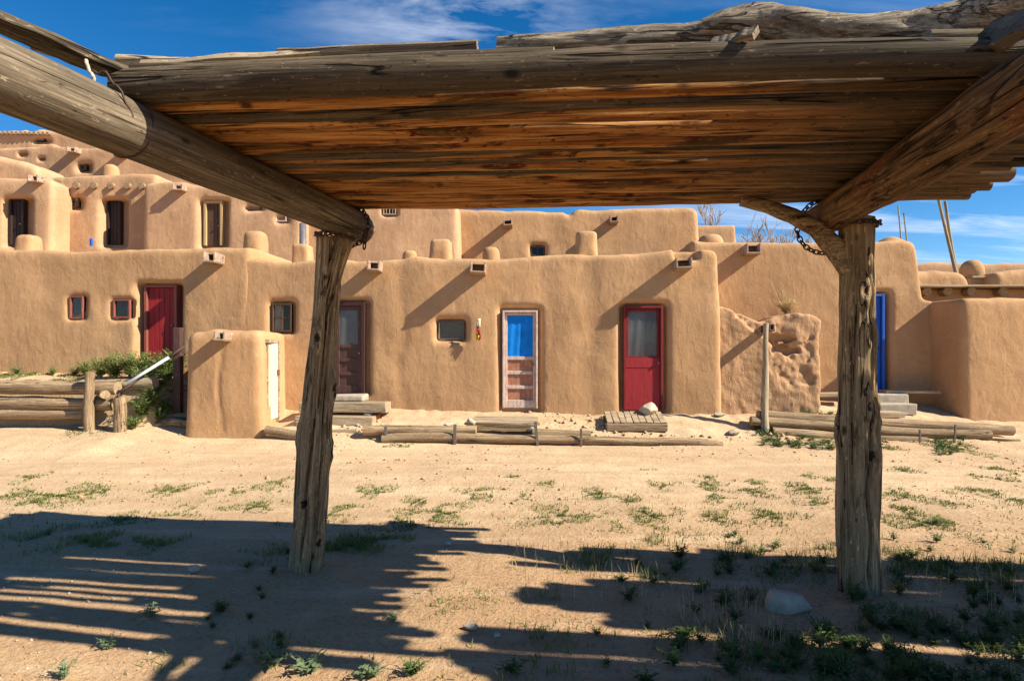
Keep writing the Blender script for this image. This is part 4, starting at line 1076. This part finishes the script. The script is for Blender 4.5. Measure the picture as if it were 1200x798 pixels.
# plank platform
g = G(592, 500); pf = empty('plank_platform', (g.x, 9.62, .12), -R(3)); tag(pf, 'weathered plank platform lying before the blue curtained door', 'platform')
random.seed(5)
for i in range(4):
    MB().box((random.uniform(-.03, .03), i*.135, .205+i*.012), (1.12+random.uniform(-.06, .06), .128, .035), (R(5), R(random.uniform(-.5, .5)), 0), .005, jit=.006).build('board', M['plank'], pf)
for x in (-.48, .0, .48): MB().box((x, .2, .12), (.09, .5, .13), bev=.008).build('joist', M['log'], pf)
MB().box((.0, -.055, .13), (1.06, .04, .10), bev=.006, jit=.004).build('front_board', M['log'], pf)
rock('rock', P(551, 495, 9.55)-Vector((0, 0, .06)), (.2, .2, .16), 31, 'concrete', 'dark stone propping the left end of the plank platform')
rock('rock', P(622, 502, 9.55)-Vector((0, 0, .06)), (.14, .14, .12), 32, 'whitestone', 'pale stone under the right end of the plank platform')
rock('rock', P(526, 497, 9.7)-Vector((0, 0, .03)), (.2, .12, .06), 33, 'stone', 'thin flat stone on the bank left of the plank platform')
rock('boulder', G(668, 503)+Vector((0, .12, 0)), (.40, .26, .16), 34, 'stone', 'smooth sand coloured boulder on the bank between the platform and the pallet', cat='boulder')
# slatted pallet at the red door
pl = empty('pallet', P(746, 500, 9.72), -R(3)); pl.location.z = .14; tag(pl, 'slatted wooden pallet step in front of the red door', 'pallet')
for i in range(9):
    MB().box(((i-4)*.108, .22, .235), (.095, .52, .03), (R(13), 0, R(random.uniform(-1, 1))), .004, jit=.004).build('slat', M['plank'], pl)
MB().box((0, -.0, .10), (1.0, .1, .13), bev=.02, jit=.008).build('front_beam', M['log'], pl); MB().box((0, .42, .16), (1.0, .1, .15), bev=.01).build('back_beam', M['log'], pl)
rock('rock', Vector((P(760, 484, 10.06).x, 10.06, P(760, 486, 10.06).z)), (.36, .26, .22), 36, 'stone', 'pale pinkish rock leaning against the foot of the red door')
for k_, (x0, y0, x1, y1, w, lab) in enumerate(((784, 492, 812, 493, .12, 'grey board scrap lying right of the pallet'), (795, 501, 825, 499, .1, 'pale board scrap lying on the bank right of the red door'), (787, 503, 800, 507, .08, 'small dark wood scrap at the pallet corner'))):
    p = G((x0+x1)/2, (y0+y1)/2); L = (x1-x0)/F*p.y
    tag(MB().box((0, 0, 0), (L, w, .03), bev=.004, jit=.01).build('board', M['plank'], None, False, p+Vector((0, 0, .015)), (R(5), R(3), R(k_*14-12))), lab, 'board')
for k_, (px, py, s) in enumerate(((722, 508, .08), (737, 508, .07), (805, 508, .09), (842, 512, .16), (860, 519, .2))):
    rock('rock', G(px, py), (s*1.4, s, s*.5), 40+k_, 'stone', ['pebble under the left front corner of the pallet', 'pebble under the middle of the pallet front', 'flat chip lying among the board scraps', 'stone chip at the right end of the crooked bank log', 'flat pale stone where the crooked bank log ends'][k_])
# pole at the crumbling wall and logs to the right
a = P(897, 505, 9.78); a.z = gzs(a.x, a.y)-.1
tag(log('pole', a, P(898, 379, 9.9), [.068, .055, .062, .05, .045, .042], None, 'stick', seed=80, rings=50, segs=14, amp=.14, bend=.025), 'slim pale pole standing before the crumbling wall under its drain spout', 'pole')
tlog('topmost of the long logs along the right bank', P(888, 486, 9.95), P(1186, 504, 9.75), .088, seed=81)
tlog('second long log of the right bank, under the topmost', P(880, 493, 9.85), P(1160, 511, 9.68), .08, seed=82)
tlog('lowest log of the right bank, ending behind the shelter post', P(905, 506, 9.75), P(1086, 518, 9.6), .075, seed=83)
tlog('thin pale board end poking out at the right end of the bank logs', P(1150, 512, 9.7), P(1195, 516, 9.6), .03, 'plank', seed=84)
flatstake('thin stake holding the right bank logs nearer the shelter post', 1078, 503, 521, 9.48, .03, 0)
flatstake('thin leaning stake holding the right bank logs near their right end', 1119, 497, 515, 9.50, .03, 4)
tag(MB().box((0, 0, 0), (.60, .3, .2), bev=.02, jit=.01).build('concrete_step', M['concrete'], None, False, P(1040, 467, 11.05), (0, 0, -R(3))), 'upper concrete step under the blue door', 'step')
tag(MB().box((0, 0, 0), (.95, .36, .2), bev=.02, jit=.01).build('concrete_step', M['concrete'], None, False, P(1036, 479, 10.75), (0, 0, -R(3))), 'lower concrete step under the blue door', 'step')
tag(MB().box((0, 0, 0), (.7, .25, .1), bev=.01, jit=.008).build('timber_step', M['plank'], None, False, P(1032, 485, 10.4), (0, 0, -R(3))), 'short timber below the concrete steps of the blue door', 'step')
tag(MB().box((0, 0, 0), (.98, .26, .05), bev=.006, jit=.008).build('plank', M['plank'], None, False, P(1066, 459, 11.15), (0, R(1), -R(3))), 'plank ledge lying against the wall right of the blue door', 'plank')
tag(MB().box((0, 0, 0), (.75, .26, .06), bev=.006, jit=.008).build('plank', M['plank'], None, False, P(970, 462, 11.1), (0, R(-1), -R(3))), 'plank ledge lying against the wall left of the blue door', 'plank')

# hanging corn and chili on the wall
op = A.world(*[A.uz(561, 398, -.07)[0], -.07], A.uz(561, 398, -.07)[1]); ch = empty('hanging_ornament', op, -R(3)); tag(ch, 'small bundle of corn and red chilies hanging left of the blue curtained door', 'ornament')
h = A.uz(561, 373, -.07)[1]-op.z
random.seed(2); bm_ = MB()
for i in range(5): bm_.cyl((random.uniform(-.03, .03), random.uniform(-.03, .0), h*.98), (random.uniform(-.05, .05), random.uniform(-.04, 0), h*.6), .012, 6, .02)
bm_.build('husk', M['husk'], ch, True)
bm_ = MB()
for i in range(14):
    z = h*(.62-.035*i); bm_.cyl((random.uniform(-.02, .02), -.01, z), (random.uniform(-.05, .05), -.05, z-.09), .014, 6, .003)
bm_.build('chilies', M['chili'], ch, True)
bm_ = MB(); bm_.cyl((-.03, -.02, h*.35), (-.035, -.02, .0), .022, 8, .012); bm_.cyl((.0, -.03, h*.2), (.0, -.03, -.02), .018, 8, .01); bm_.build('corn', M['gold'], ch, True)
MB().cyl((0, .0, h*.95), (0, .07, h*1.0), .005, 6).build('peg', M['iron'], ch)

# boulder and stones in the shade of the shelter
rock('boulder', G(929, 716)+Vector((0, .05, -.035)), (.31, .21, .16), 93, 'stone', 'pale grey boulder lying in the shade left of the right shelter post', cat='boulder', rz=-.1, sub=4)
rock('rock', G(228, 670), (.085, .07, .065), 91, 'concrete', 'fist sized dark stone in the striped shade left of the left post')
rock('rock', G(551, 737), (.09, .06, .04), 92, 'stone', 'dull flat stone half in shade in the near foreground')
rock('rock', G(583, 746), (.045, .035, .03), 93, 'whitestone', 'small white stone in the sun below the flat foreground stone')
rock('rock', G(525, 639), (.06, .05, .04), 94, 'whitestone', 'small pale stone on the shadow line between the posts')
rock('rock', G(172, 497), (.15, .1, .1), 95, 'whitestone', 'small pale rock between the terrace stakes and the shaded steps')
rock('rock', G(130, 500), (.1, .1, .12), 96, 'whitestone', 'small white stone at the foot of the shorter terrace stake')
rock('rock', G(184, 505), (.22, .14, .06), 97, 'stone', 'flat stone on the ground left of the annex foot')

# ================================================================== PLANTS
npr = np.random.default_rng(3)
def blades(pts, h, w, lean, rs, per=1):
    """curved grass blades on the given ground points -> verts, quads"""
    n = len(pts); a = rs.uniform(0, 2*np.pi, n); hh = h*rs.uniform(.3, 1.1, n); ln = lean*rs.uniform(.2, 1.2, n)*hh
    dx, dy = np.cos(a), np.sin(a); px, py = -dy, dx; ww = w*rs.uniform(.6, 1.3, n)
    V = np.zeros((n, 6, 3))
    for i, (t, wf) in enumerate(((0, 1), (.55, .8), (1, .12))):
        x = pts[:, 0]+dx*ln*t**2; y = pts[:, 1]+dy*ln*t**2; z = pts[:, 2]+hh*t*(1-.25*t*ln/np.maximum(hh, 1e-4))-.004
        V[:, i*2] = np.stack([x-px*ww*wf/2, y-py*ww*wf/2, z], 1); V[:, i*2+1] = np.stack([x+px*ww*wf/2, y+py*ww*wf/2, z], 1)
    b = np.arange(n)*6
    Q = np.concatenate([np.stack([b, b+1, b+3, b+2], 1), np.stack([b+2, b+3, b+5, b+4], 1)])
    return V.reshape(-1, 3), Q
def patch_pts(px, py, wpx, dens, dd=1.0, rs=npr):
    c = G(px, py); rx = wpx/2/F*c.y; ry = rx*dd
    n = max(4, int(dens*rx*ry*3.14))
    rr = np.sqrt(rs.random(n)); t = rs.uniform(0, 6.283, n)
    rag = 1+.5*np.sin(3*t+px)+.3*np.sin(5*t+py)
    X = c.x+rx*rr*np.cos(t)*rag*.8; Y = c.y+ry*rr*np.sin(t)*rag*.8
    k = vnoise(X*5, Y*5, 1.) > -.35
    X, Y = X[k], Y[k]
    return np.stack([X, Y, gz(X, Y)], 1)
patches = [(60,582,80,.5),(20,580,40,.6),(110,577,40,.6),(200,574,50,.4),(240,577,30,.5),(290,576,46,.5),(210,600,40,.4),(300,594,50,.5),(440,575,46,.4),(410,592,40,.4),(490,588,36,.5),(345,580,40,.4),(520,602,60,.5),
 (565,578,46,.5),(605,582,26,.6),(650,606,70,.5),(760,604,70,.4),(700,580,40,.5),(735,587,34,.6),(780,570,36,.4),(830,568,36,.4),(845,585,40,.5),(830,560,20,.4),(885,566,30,.4),(885,577,40,.5),(945,574,46,.6),(942,557,26,.4),(975,562,24,.4),(960,590,40,.5),
 (1060,581,44,.6),(1060,551,28,.4),(1130,578,34,.5),(1170,550,38,.4),(1175,563,44,.4),(1190,586,40,.5),(1115,591,30,.4),(1055,597,40,.4),(900,605,60,.4),(840,607,50,.4),(600,559,20,.3),(640,567,24,.3),(760,552,20,.3),(830,575,30,.4),
 (40,508,80,.6),(85,512,60,.6),(110,520,40,.5),(10,506,40,.6),(470,524,30,.3),(1040,525,30,.5),(1112,524,60,.8),(1150,575,30,.4),(330,566,40,.3),(140,610,50,.3),(30,560,40,.3),(380,605,60,.4),(700,615,60,.3),(480,612,80,.3),(1080,612,90,.4)]
Vs, Qs, off = [], [], 0
for (px, py, w, dd) in patches:
    p = patch_pts(px, py, w*1.25, 1500, .8+dd, npr)
    v, q = blades(p, .04, .010, 1.3, npr); Vs.append(v); Qs.append(q+off); off += len(v)
# thin sprinkle over the far side of the plaza and near ground
n = 5200; X = npr.uniform(-5.5, 6.5, n); Y = npr.uniform(2.6, 6.6, n)
k = (vnoise(X*1.1, Y*1.3, 5.) + .5*vnoise(X*4, Y*4, 2.) > .12) & (np.abs(X) < Y*.95)
X, Y = X[k], Y[k]; p = np.stack([X, Y, gz(X, Y)], 1); v, q = blades(p, .05, .008, .9, npr); Vs.append(v); Qs.append(q+off); off += len(v)
for (px, py, w, d_, h_) in ((60,627,90,1500,.10),(115,635,110,1800,.10),(175,637,90,1500,.09),(300,660,60,500,.08),(400,640,90,2200,.13),(440,636,80,2000,.12),(330,645,80,900,.09),(700,650,120,600,.12),(770,636,70,700,.13),(700,662,80,900,.11),(640,700,60,700,.10),(760,672,80,700,.12),(900,650,180,800,.12),(860,690,160,700,.10),(950,665,120,900,.12),(1090,665,120,1600,.13),(1170,665,90,1600,.13),(1060,720,110,900,.12),(1150,740,160,1000,.12),(900,770,180,800,.11),(1040,780,200,900,.12),(800,740,120,600,.1),(640,745,130,500,.09),(560,700,160,260,.07),(510,710,120,240,.07),(650,780,120,500,.1),(330,750,90,500,.1),(190,780,70,400,.08),(250,560,10,10,.03)):
    p = patch_pts(px, py, w, d_*1.5, .75, npr); v, q = blades(p, h_*.62, .006, .9, npr); Vs.append(v); Qs.append(q+off); off += len(v)
tag(link('grass', mesh_np('grass', np.concatenate(Vs), np.concatenate(Qs), M['grass'], False)), 'short sparse green grass patches on the sandy ground', 'grass', kind='stuff')
n = 1500; px_ = npr.uniform(600, 1200, n); py_ = 640+npr.random(n)**1.3*130
D_ = F*H/(py_-HY); X = (px_-CX)/F*D_; k = vnoise(X*1.5, D_*1.5, 6.) > -.05; X, D_ = X[k], D_[k]
p = np.stack([X, D_, gz(X, D_)], 1); v, q = blades(p, .13, .004, .35, npr)
tag(link('dry_grass', mesh_np('dry_grass', v, q, M['drygrass'], False)), 'thin dry upright grass stems around the edge of the shade', 'dry grass', kind='stuff')
# dry litter
n = 5200; X = npr.uniform(-6, 6.5, n); Y = npr.uniform(2.5, 9.2, n); k = (np.abs(X) < Y*.95) & (vnoise(X*.9, Y*.9, 8.) > -.25); X, Y = X[k], Y[k]
p = np.stack([X, Y, gz(X, Y)+.006], 1); v, q = blades(p, .012, .005, 5., npr)
tag(link('dry_litter', mesh_np('dry_litter', v, q, M['drygrass'], False)), 'bits of straw and dry grass scattered on the ground', 'litter', kind='stuff')
# pebbles
def pebbles(n, x0, x1, y0, y1, s0, s1, mat, label, rs, thr=-.2):
    X = rs.uniform(x0, x1, n); Y = rs.uniform(y0, y1, n); k = (vnoise(X*.8, Y*.8, 4.) > thr); X, Y = X[k], Y[k]; n = len(X)
    base = np.array([(1,0,0),(-1,0,0),(0,1,0),(0,-1,0),(0,0,1),(0,0,-1)], float)
    fc = np.array([(0,2,4),(2,1,4),(1,3,4),(3,0,4),(2,0,5),(1,2,5),(3,1,5),(0,3,5)])
    s = s0*(s1/s0)**(rs.random(n)**2.5)
    V = base[None]*s[:, None, None]*rs.uniform(.5, 1.2, (n, 6, 1))*np.array([1, 1, .6]); a = rs.uniform(0, 6.28, n)
    x = V[..., 0]*np.cos(a)[:, None]-V[..., 1]*np.sin(a)[:, None]; y = V[..., 0]*np.sin(a)[:, None]+V[..., 1]*np.cos(a)[:, None]
    V = np.stack([x+X[:, None], y+Y[:, None], V[..., 2]+(gz(X, Y)+s*.25)[:, None]], -1)
    Q = (fc[None]+(np.arange(n)*6)[:, None, None]).reshape(-1, 3)
    tag(link('gravel', mesh_np('gravel', V.reshape(-1, 3), Q, M[mat], False)), label, 'gravel', kind='stuff')
pebbles(9000, -4.5, 5, 2.5, 5.4, .003, .014, 'earth', 'small crumbs of earth on the near ground', npr, -.4)
pebbles(6500, -5.5, 6, 2.5, 6.5, .003, .016, 'stone', 'fine pale gravel strewn on the near ground', npr)
pebbles(2600, -3.4, 6, 9.45, 10.6, .008, .06, 'earth', 'crumbled earth and stones along the foot of the middle houses', npr, -.1)
pebbles(2600, -7, 8.5, 6, 10.4, .006, .035, 'adobe_far', 'clods and gravel along the road and the foot of the houses', npr, .0)

def weed(seed, ns, h, spread, leaf, lpn=9, upright=.6):
    rs = np.random.default_rng(seed); V, Fc = [], []
    for _ in range(ns):
        a = rs.uniform(0, 6.283); out = spread*rs.uniform(.15, 1); hh = h*rs.uniform(.5, 1.1)
        tip = np.array([math.cos(a)*out, math.sin(a)*out, hh]); ctl = np.array([math.cos(a)*out*.25, math.sin(a)*out*.25, hh*upright])
        f = lambda t: 2*t*(1-t)*ctl+t*t*tip
        side = np.array([-math.sin(a), math.cos(a), 0])
        for i in range(4):
            p, q = f(i/4), f((i+1)/4); b = len(V); w = leaf*.07
            V += [tuple(p-side*w), tuple(p+side*w), tuple(q+side*w*.7), tuple(q-side*w*.7)]; Fc.append((b, b+1, b+2, b+3))
        for i in range(lpn):
            t = rs.uniform(.15, 1.0); p = f(t); la = rs.uniform(0, 6.283); el = rs.uniform(-.2, .9); L = leaf*rs.uniform(.5, 1.2)*(1.15-.5*t)
            d = np.array([math.cos(la)*math.cos(el), math.sin(la)*math.cos(el), math.sin(el)]); s_ = np.cross(d, [0, 0, 1.0]); s_ /= np.linalg.norm(s_)+1e-6
            s_ = s_*math.cos(rs.uniform(-1, 1))+np.array([0, 0, .4])*rs.uniform(-1, 1)
            b = len(V); V += [tuple(p), tuple(p+d*L*.45+s_*L*.2), tuple(p+d*L+np.array([0, 0, -.12*L])), tuple(p+d*L*.45-s_*L*.2)]; Fc.append((b, b+1, b+2, b+3))
    return np.array(V), Fc
wm = {}
for nm, m in (('leaf', 'leaf'), ('leafdark', 'leafdark'), ('leafblue', 'leafblue')):
    for sd in range(4):
        V_, F_ = weed(50+sd, 9+sd*2, .15, .10, .045, 11); wm[nm, sd] = mesh_np('weed', V_, F_, M[m], False)
tall = []
for sd in range(3):
    V_, F_ = weed(80+sd, 40, .42, .28, .06, 22, .75); tall.append(mesh_np('weed_bush', V_, F_, M['leafbright'], False))
rw = random.Random(9)
def put_weed(px, py, s, mk, label, group, me=None, name='weed', cat='weed', D=None):
    p = G(px, py) if D is None else Vector(((px-CX)/F*D, D, gzs((px-CX)/F*D, D))); o = link(name, me or wm[mk, rw.randint(0, 3)], None, p, (0, 0, rw.uniform(0, 6.28))); o.scale = (s*1.25, s*1.25, s*rw.uniform(.5, 1.0)); return tag(o, label, cat, group)
for (px, py, s, lab) in ((320,780,1.1,'bushy grey green weed by the bottom edge, left one of a sunlit pair'),(365,786,1.0,'spreading grey green weed by the bottom edge, right one of a sunlit pair'),(432,792,.8,'low grey green weed at the bottom edge under the left post'),(462,727,.55,'small grey green weed in the open sun right of the left post'),(482,790,.7,'pale weed at the bottom edge, left end of the right hand shade'),
        (600,787,.8,'yellow green weed at the bottom edge in the middle of the picture'),(300,758,.5,'small weed just right of the beam shadow stripe'),(178,722,.75,'leafy weed in the middle of the striped shade'),(127,760,.6,'small weed in the sun left of the beam shadow'),(75,795,.6,'small weed at the bottom left corner')):
    put_weed(px, py, s, 'leafblue' if px < 480 else 'leaf', lab, None)
wl = []
gl_ = 'dark green weed growing in the right hand shade under the shelter'
for i in range(540):
    px = rw.uniform(690, 1225); py = rw.uniform(652, 845)
    if rw.random() > .18+.8*max(0, (px-760)/440)*(.45 if py < 730 else 1.0): continue
    if 885 < px < 975 and 680 < py < 735: continue
    if len(wl) >= 260: continue
    wl.append(1); put_weed(px, py, rw.uniform(.28, .85), rw.choice(('leafdark', 'leafdark', 'leaf')), gl_, 'weeds in the right hand shade')
for i in range(16):
    put_weed(rw.uniform(240, 345), rw.uniform(645, 790), rw.uniform(.3, .6), 'leafdark', 'small dark weed in the striped shade at the left', 'weeds in the striped shade')
for i in range(16):
    put_weed(rw.uniform(840, 1200), rw.uniform(612, 648), rw.uniform(.3, .7), 'leaf', 'small sunlit weed just beyond the right hand shade', 'weeds at the shadow line')
# around the left terrace
for (px, py, s, lab) in ((118,441,1.15,'light green bush on the left terrace under the tiny red window'),(135,441,1.5,'tall feathery green bush on the left terrace before the red door'),(152,444,1.25,'green bush at the end of the left terrace beside the log end')):
    put_weed(px, py, s, None, lab, None, tall[int(px) % 3], 'bush', 'bush', 10.3)
for (px, py, s) in ((170,10.2,1.1),(185,10.1,1.1),(198,10.5,1.2),(178,9.8,1.1),(167,9.7,1.1),(192,10.8,1.2),(205,10.7,1.2),(156,9.5,.8),(196,10.0,.9),(176,10.5,1.3),(163,9.95,1.0),(186,9.75,.7)):
    put_weed(px, py, s, None, 'tangled green weed crowding the shaded steps left of the annex', 'weeds on the shaded steps', tall[int(px) % 3], 'bush', 'bush', py)
for (px, py, s) in ((20,445,.5),(62,446,.4),(88,446,.7),(100,446,.8)):
    put_weed(px, py, s, None, 'low green tuft at the wall foot on the left terrace', 'tufts on the left terrace', tall[int(px) % 3], 'bush', 'bush', 10.7)
put_weed(872, 487, .55, 'leaf', 'single small weed at the foot of the crumbling wall', None)
put_weed(948, 512, 1.6, 'leaf', 'upright weed growing against the right bank logs', None)
# green ground cover
Vs, Fs = [], []
for i in range(90):
    px = rw.uniform(882, 984); py = 517+rw.uniform(-8, 11)*(.5+.5*(px-880)/100)
    p = G(px, py); V_, F_ = weed(300+i, 7, .07, .13, .05, 8, .5); b = sum(len(x) for x in Vs); Vs.append(V_+np.array(p)); Fs += [tuple(k+b for k in f) for f in F_]
for i in range(22):
    px = rw.uniform(1092, 1142); py = rw.uniform(518, 534); p = G(px, py); V_, F_ = weed(500+i, 7, .07, .1, .05, 8, .6); b = sum(len(x) for x in Vs); Vs.append(V_+np.array(p)); Fs += [tuple(k+b for k in f) for f in F_]
tag(link('ground_cover', mesh_np('ground_cover', np.concatenate(Vs), Fs, M['leaf'], False)), 'low leafy ground cover before the right bank logs', 'ground cover', kind='stuff')
# dry plant on top of the crumbling wall
u_, z_ = J.uz(920, 366, .45); dp = J.world(u_, .45, z_-.03); dr = empty('dry_plant', dp); tag(dr, 'dry straw coloured plant with tall stalks on top of the crumbling wall', 'plant')
V_, F_ = weed(700, 60, .24, .34, .07, 18, .8); link('dry_leaves', mesh_np('dry_leaves', V_, F_, M['drygrass'], False), dr)
rs = np.random.default_rng(4); b = MB()
for i in range(7):
    x = rs.uniform(-.1, .12); b.cyl((x, 0, 0), (x-rs.uniform(.0, .25), rs.uniform(-.1, .1), rs.uniform(.45, .78)), .009, 5, .004)
b.build('stalks', M['drygrass'], dr)

# ================================================================== SKY, SUN, CAMERA
w = bpy.data.worlds.new('World'); SC.world = w; w.use_nodes = True
nt = w.node_tree; nt.nodes.clear()
def wn(t, **k):
    n_ = nt.nodes.new(t)
    for a_, v_ in k.items(): setattr(n_, a_, v_)
    return n_
sky = wn('ShaderNodeTexSky', sky_type='NISHITA'); sky.sun_disc = False
el = math.asin(SUN.z); sky.sun_elevation = el; sky.sun_rotation = math.atan2(SUN.x, SUN.y) % (2*math.pi)
sky.altitude = 2100; sky.air_density = 1.0; sky.dust_density = .3; sky.ozone_density = 2.0
bg = wn('ShaderNodeBackground'); out = wn('ShaderNodeOutputWorld')
tc = wn('ShaderNodeTexCoord'); sep = wn('ShaderNodeSeparateXYZ'); nt.links.new(tc.outputs['Generated'], sep.inputs[0])
def wm_(op, a_, b2=None):
    m = wn('ShaderNodeMath', operation=op)
    for i_, x_ in enumerate((a_, b2)):
        if x_ is None: continue
        if isinstance(x_, bpy.types.NodeSocket): nt.links.new(x_, m.inputs[i_])
        else: m.inputs[i_].default_value = x_
    return m.outputs[0]
zc = wm_('MAXIMUM', sep.outputs['Z'], .03); zc = wm_('ADD', zc, .12)
cx_ = wm_('DIVIDE', sep.outputs['X'], zc); cy_ = wm_('DIVIDE', sep.outputs['Y'], zc)
cmb = wn('ShaderNodeCombineXYZ'); nt.links.new(cx_, cmb.inputs[0]); nt.links.new(cy_, cmb.inputs[1])
mp = wn('ShaderNodeMapping'); nt.links.new(cmb.outputs[0], mp.inputs[0]); mp.inputs['Rotation'].default_value = (0, 0, R(24)); mp.inputs['Scale'].default_value = (.55, 2.2, 1); mp.inputs['Location'].default_value = (2.3, .7, 0)
n1 = wn('ShaderNodeTexNoise'); nt.links.new(mp.outputs[0], n1.inputs['Vector']); n1.inputs['Scale'].default_value = 1.2; n1.inputs['Detail'].default_value = 7; n1.inputs['Roughness'].default_value = .62; n1.inputs['Distortion'].default_value = .5
n2 = wn('ShaderNodeTexNoise'); nt.links.new(cmb.outputs[0], n2.inputs['Vector']); n2.inputs['Scale'].default_value = .75; n2.inputs['Detail'].default_value = 2
r1 = wn('ShaderNodeMapRange'); nt.links.new(n1.outputs['Fac'], r1.inputs[0]); r1.inputs[1].default_value = .47; r1.inputs[2].default_value = .8
r2 = wn('ShaderNodeMapRange'); nt.links.new(n2.outputs['Fac'], r2.inputs[0]); r2.inputs[1].default_value = .42; r2.inputs[2].default_value = .62
def blobmask(px, py, rad):
    d = Vector(((px-CX)/F, 1, (HY-py)/F)).normalized(); zq = max(d.z, .03)+.12
    a_ = wm_('SUBTRACT', cx_, d.x/zq); b2 = wm_('SUBTRACT', cy_, d.y/zq)
    q_ = wm_('ADD', wm_('MULTIPLY', a_, a_), wm_('MULTIPLY', b2, b2))
    return wm_('EXPONENT', wm_('MULTIPLY', q_, -1/rad**2))
g_ = wm_('ADD', wm_('MULTIPLY', blobmask(540, 22, .27), 1.2), wm_('MULTIPLY', blobmask(1150, 250, 1.3), .9)); g_ = wm_('ADD', g_, .07)
cm = wm_('MINIMUM', wm_('MULTIPLY', r1.outputs[0], g_), .85)
hs = wn('ShaderNodeHueSaturation'); hs.inputs['Saturation'].default_value = 1.4; nt.links.new(sky.outputs[0], hs.inputs['Color'])
mx = wn('ShaderNodeMix', data_type='RGBA'); nt.links.new(cm, mx.inputs[0]); nt.links.new(hs.outputs[0], mx.inputs[6]); mx.inputs[7].default_value = (8, 8.3, 9, 1)
nt.links.new(mx.outputs[2], bg.inputs[0]); bg.inputs[1].default_value = .073; nt.links.new(bg.outputs[0], out.inputs[0])

sl = bpy.data.lights.new('sun', 'SUN'); sl.energy = 5.0; sl.angle = R(.53); sl.color = (1, .90, .74)
so = bpy.data.objects.new('sun', sl); COL.objects.link(so); so.rotation_euler = SUN.to_track_quat('Z', 'Y').to_euler(); so.location = (20, -10, 30)

cam = bpy.data.cameras.new('camera'); co_ = bpy.data.objects.new('camera', cam); COL.objects.link(co_)
cam.sensor_width = 36; cam.sensor_fit = 'HORIZONTAL'; cam.lens = F/1200*36; cam.shift_y = (HY-399)/1200
cam.clip_start = .05; cam.clip_end = 8000
co_.location = (0, 0, H); co_.rotation_euler = (R(90), 0, 0); SC.camera = co_
SC.view_settings.view_transform = 'Standard'; SC.view_settings.look = 'None'; SC.view_settings.gamma = 1; SC.view_settings.exposure = 1.1
SC.render.resolution_x, SC.render.resolution_y = 1024, 680
SC.cycles.max_bounces = 6; SC.cycles.diffuse_bounces = 3; SC.cycles.transparent_max_bounces = 8
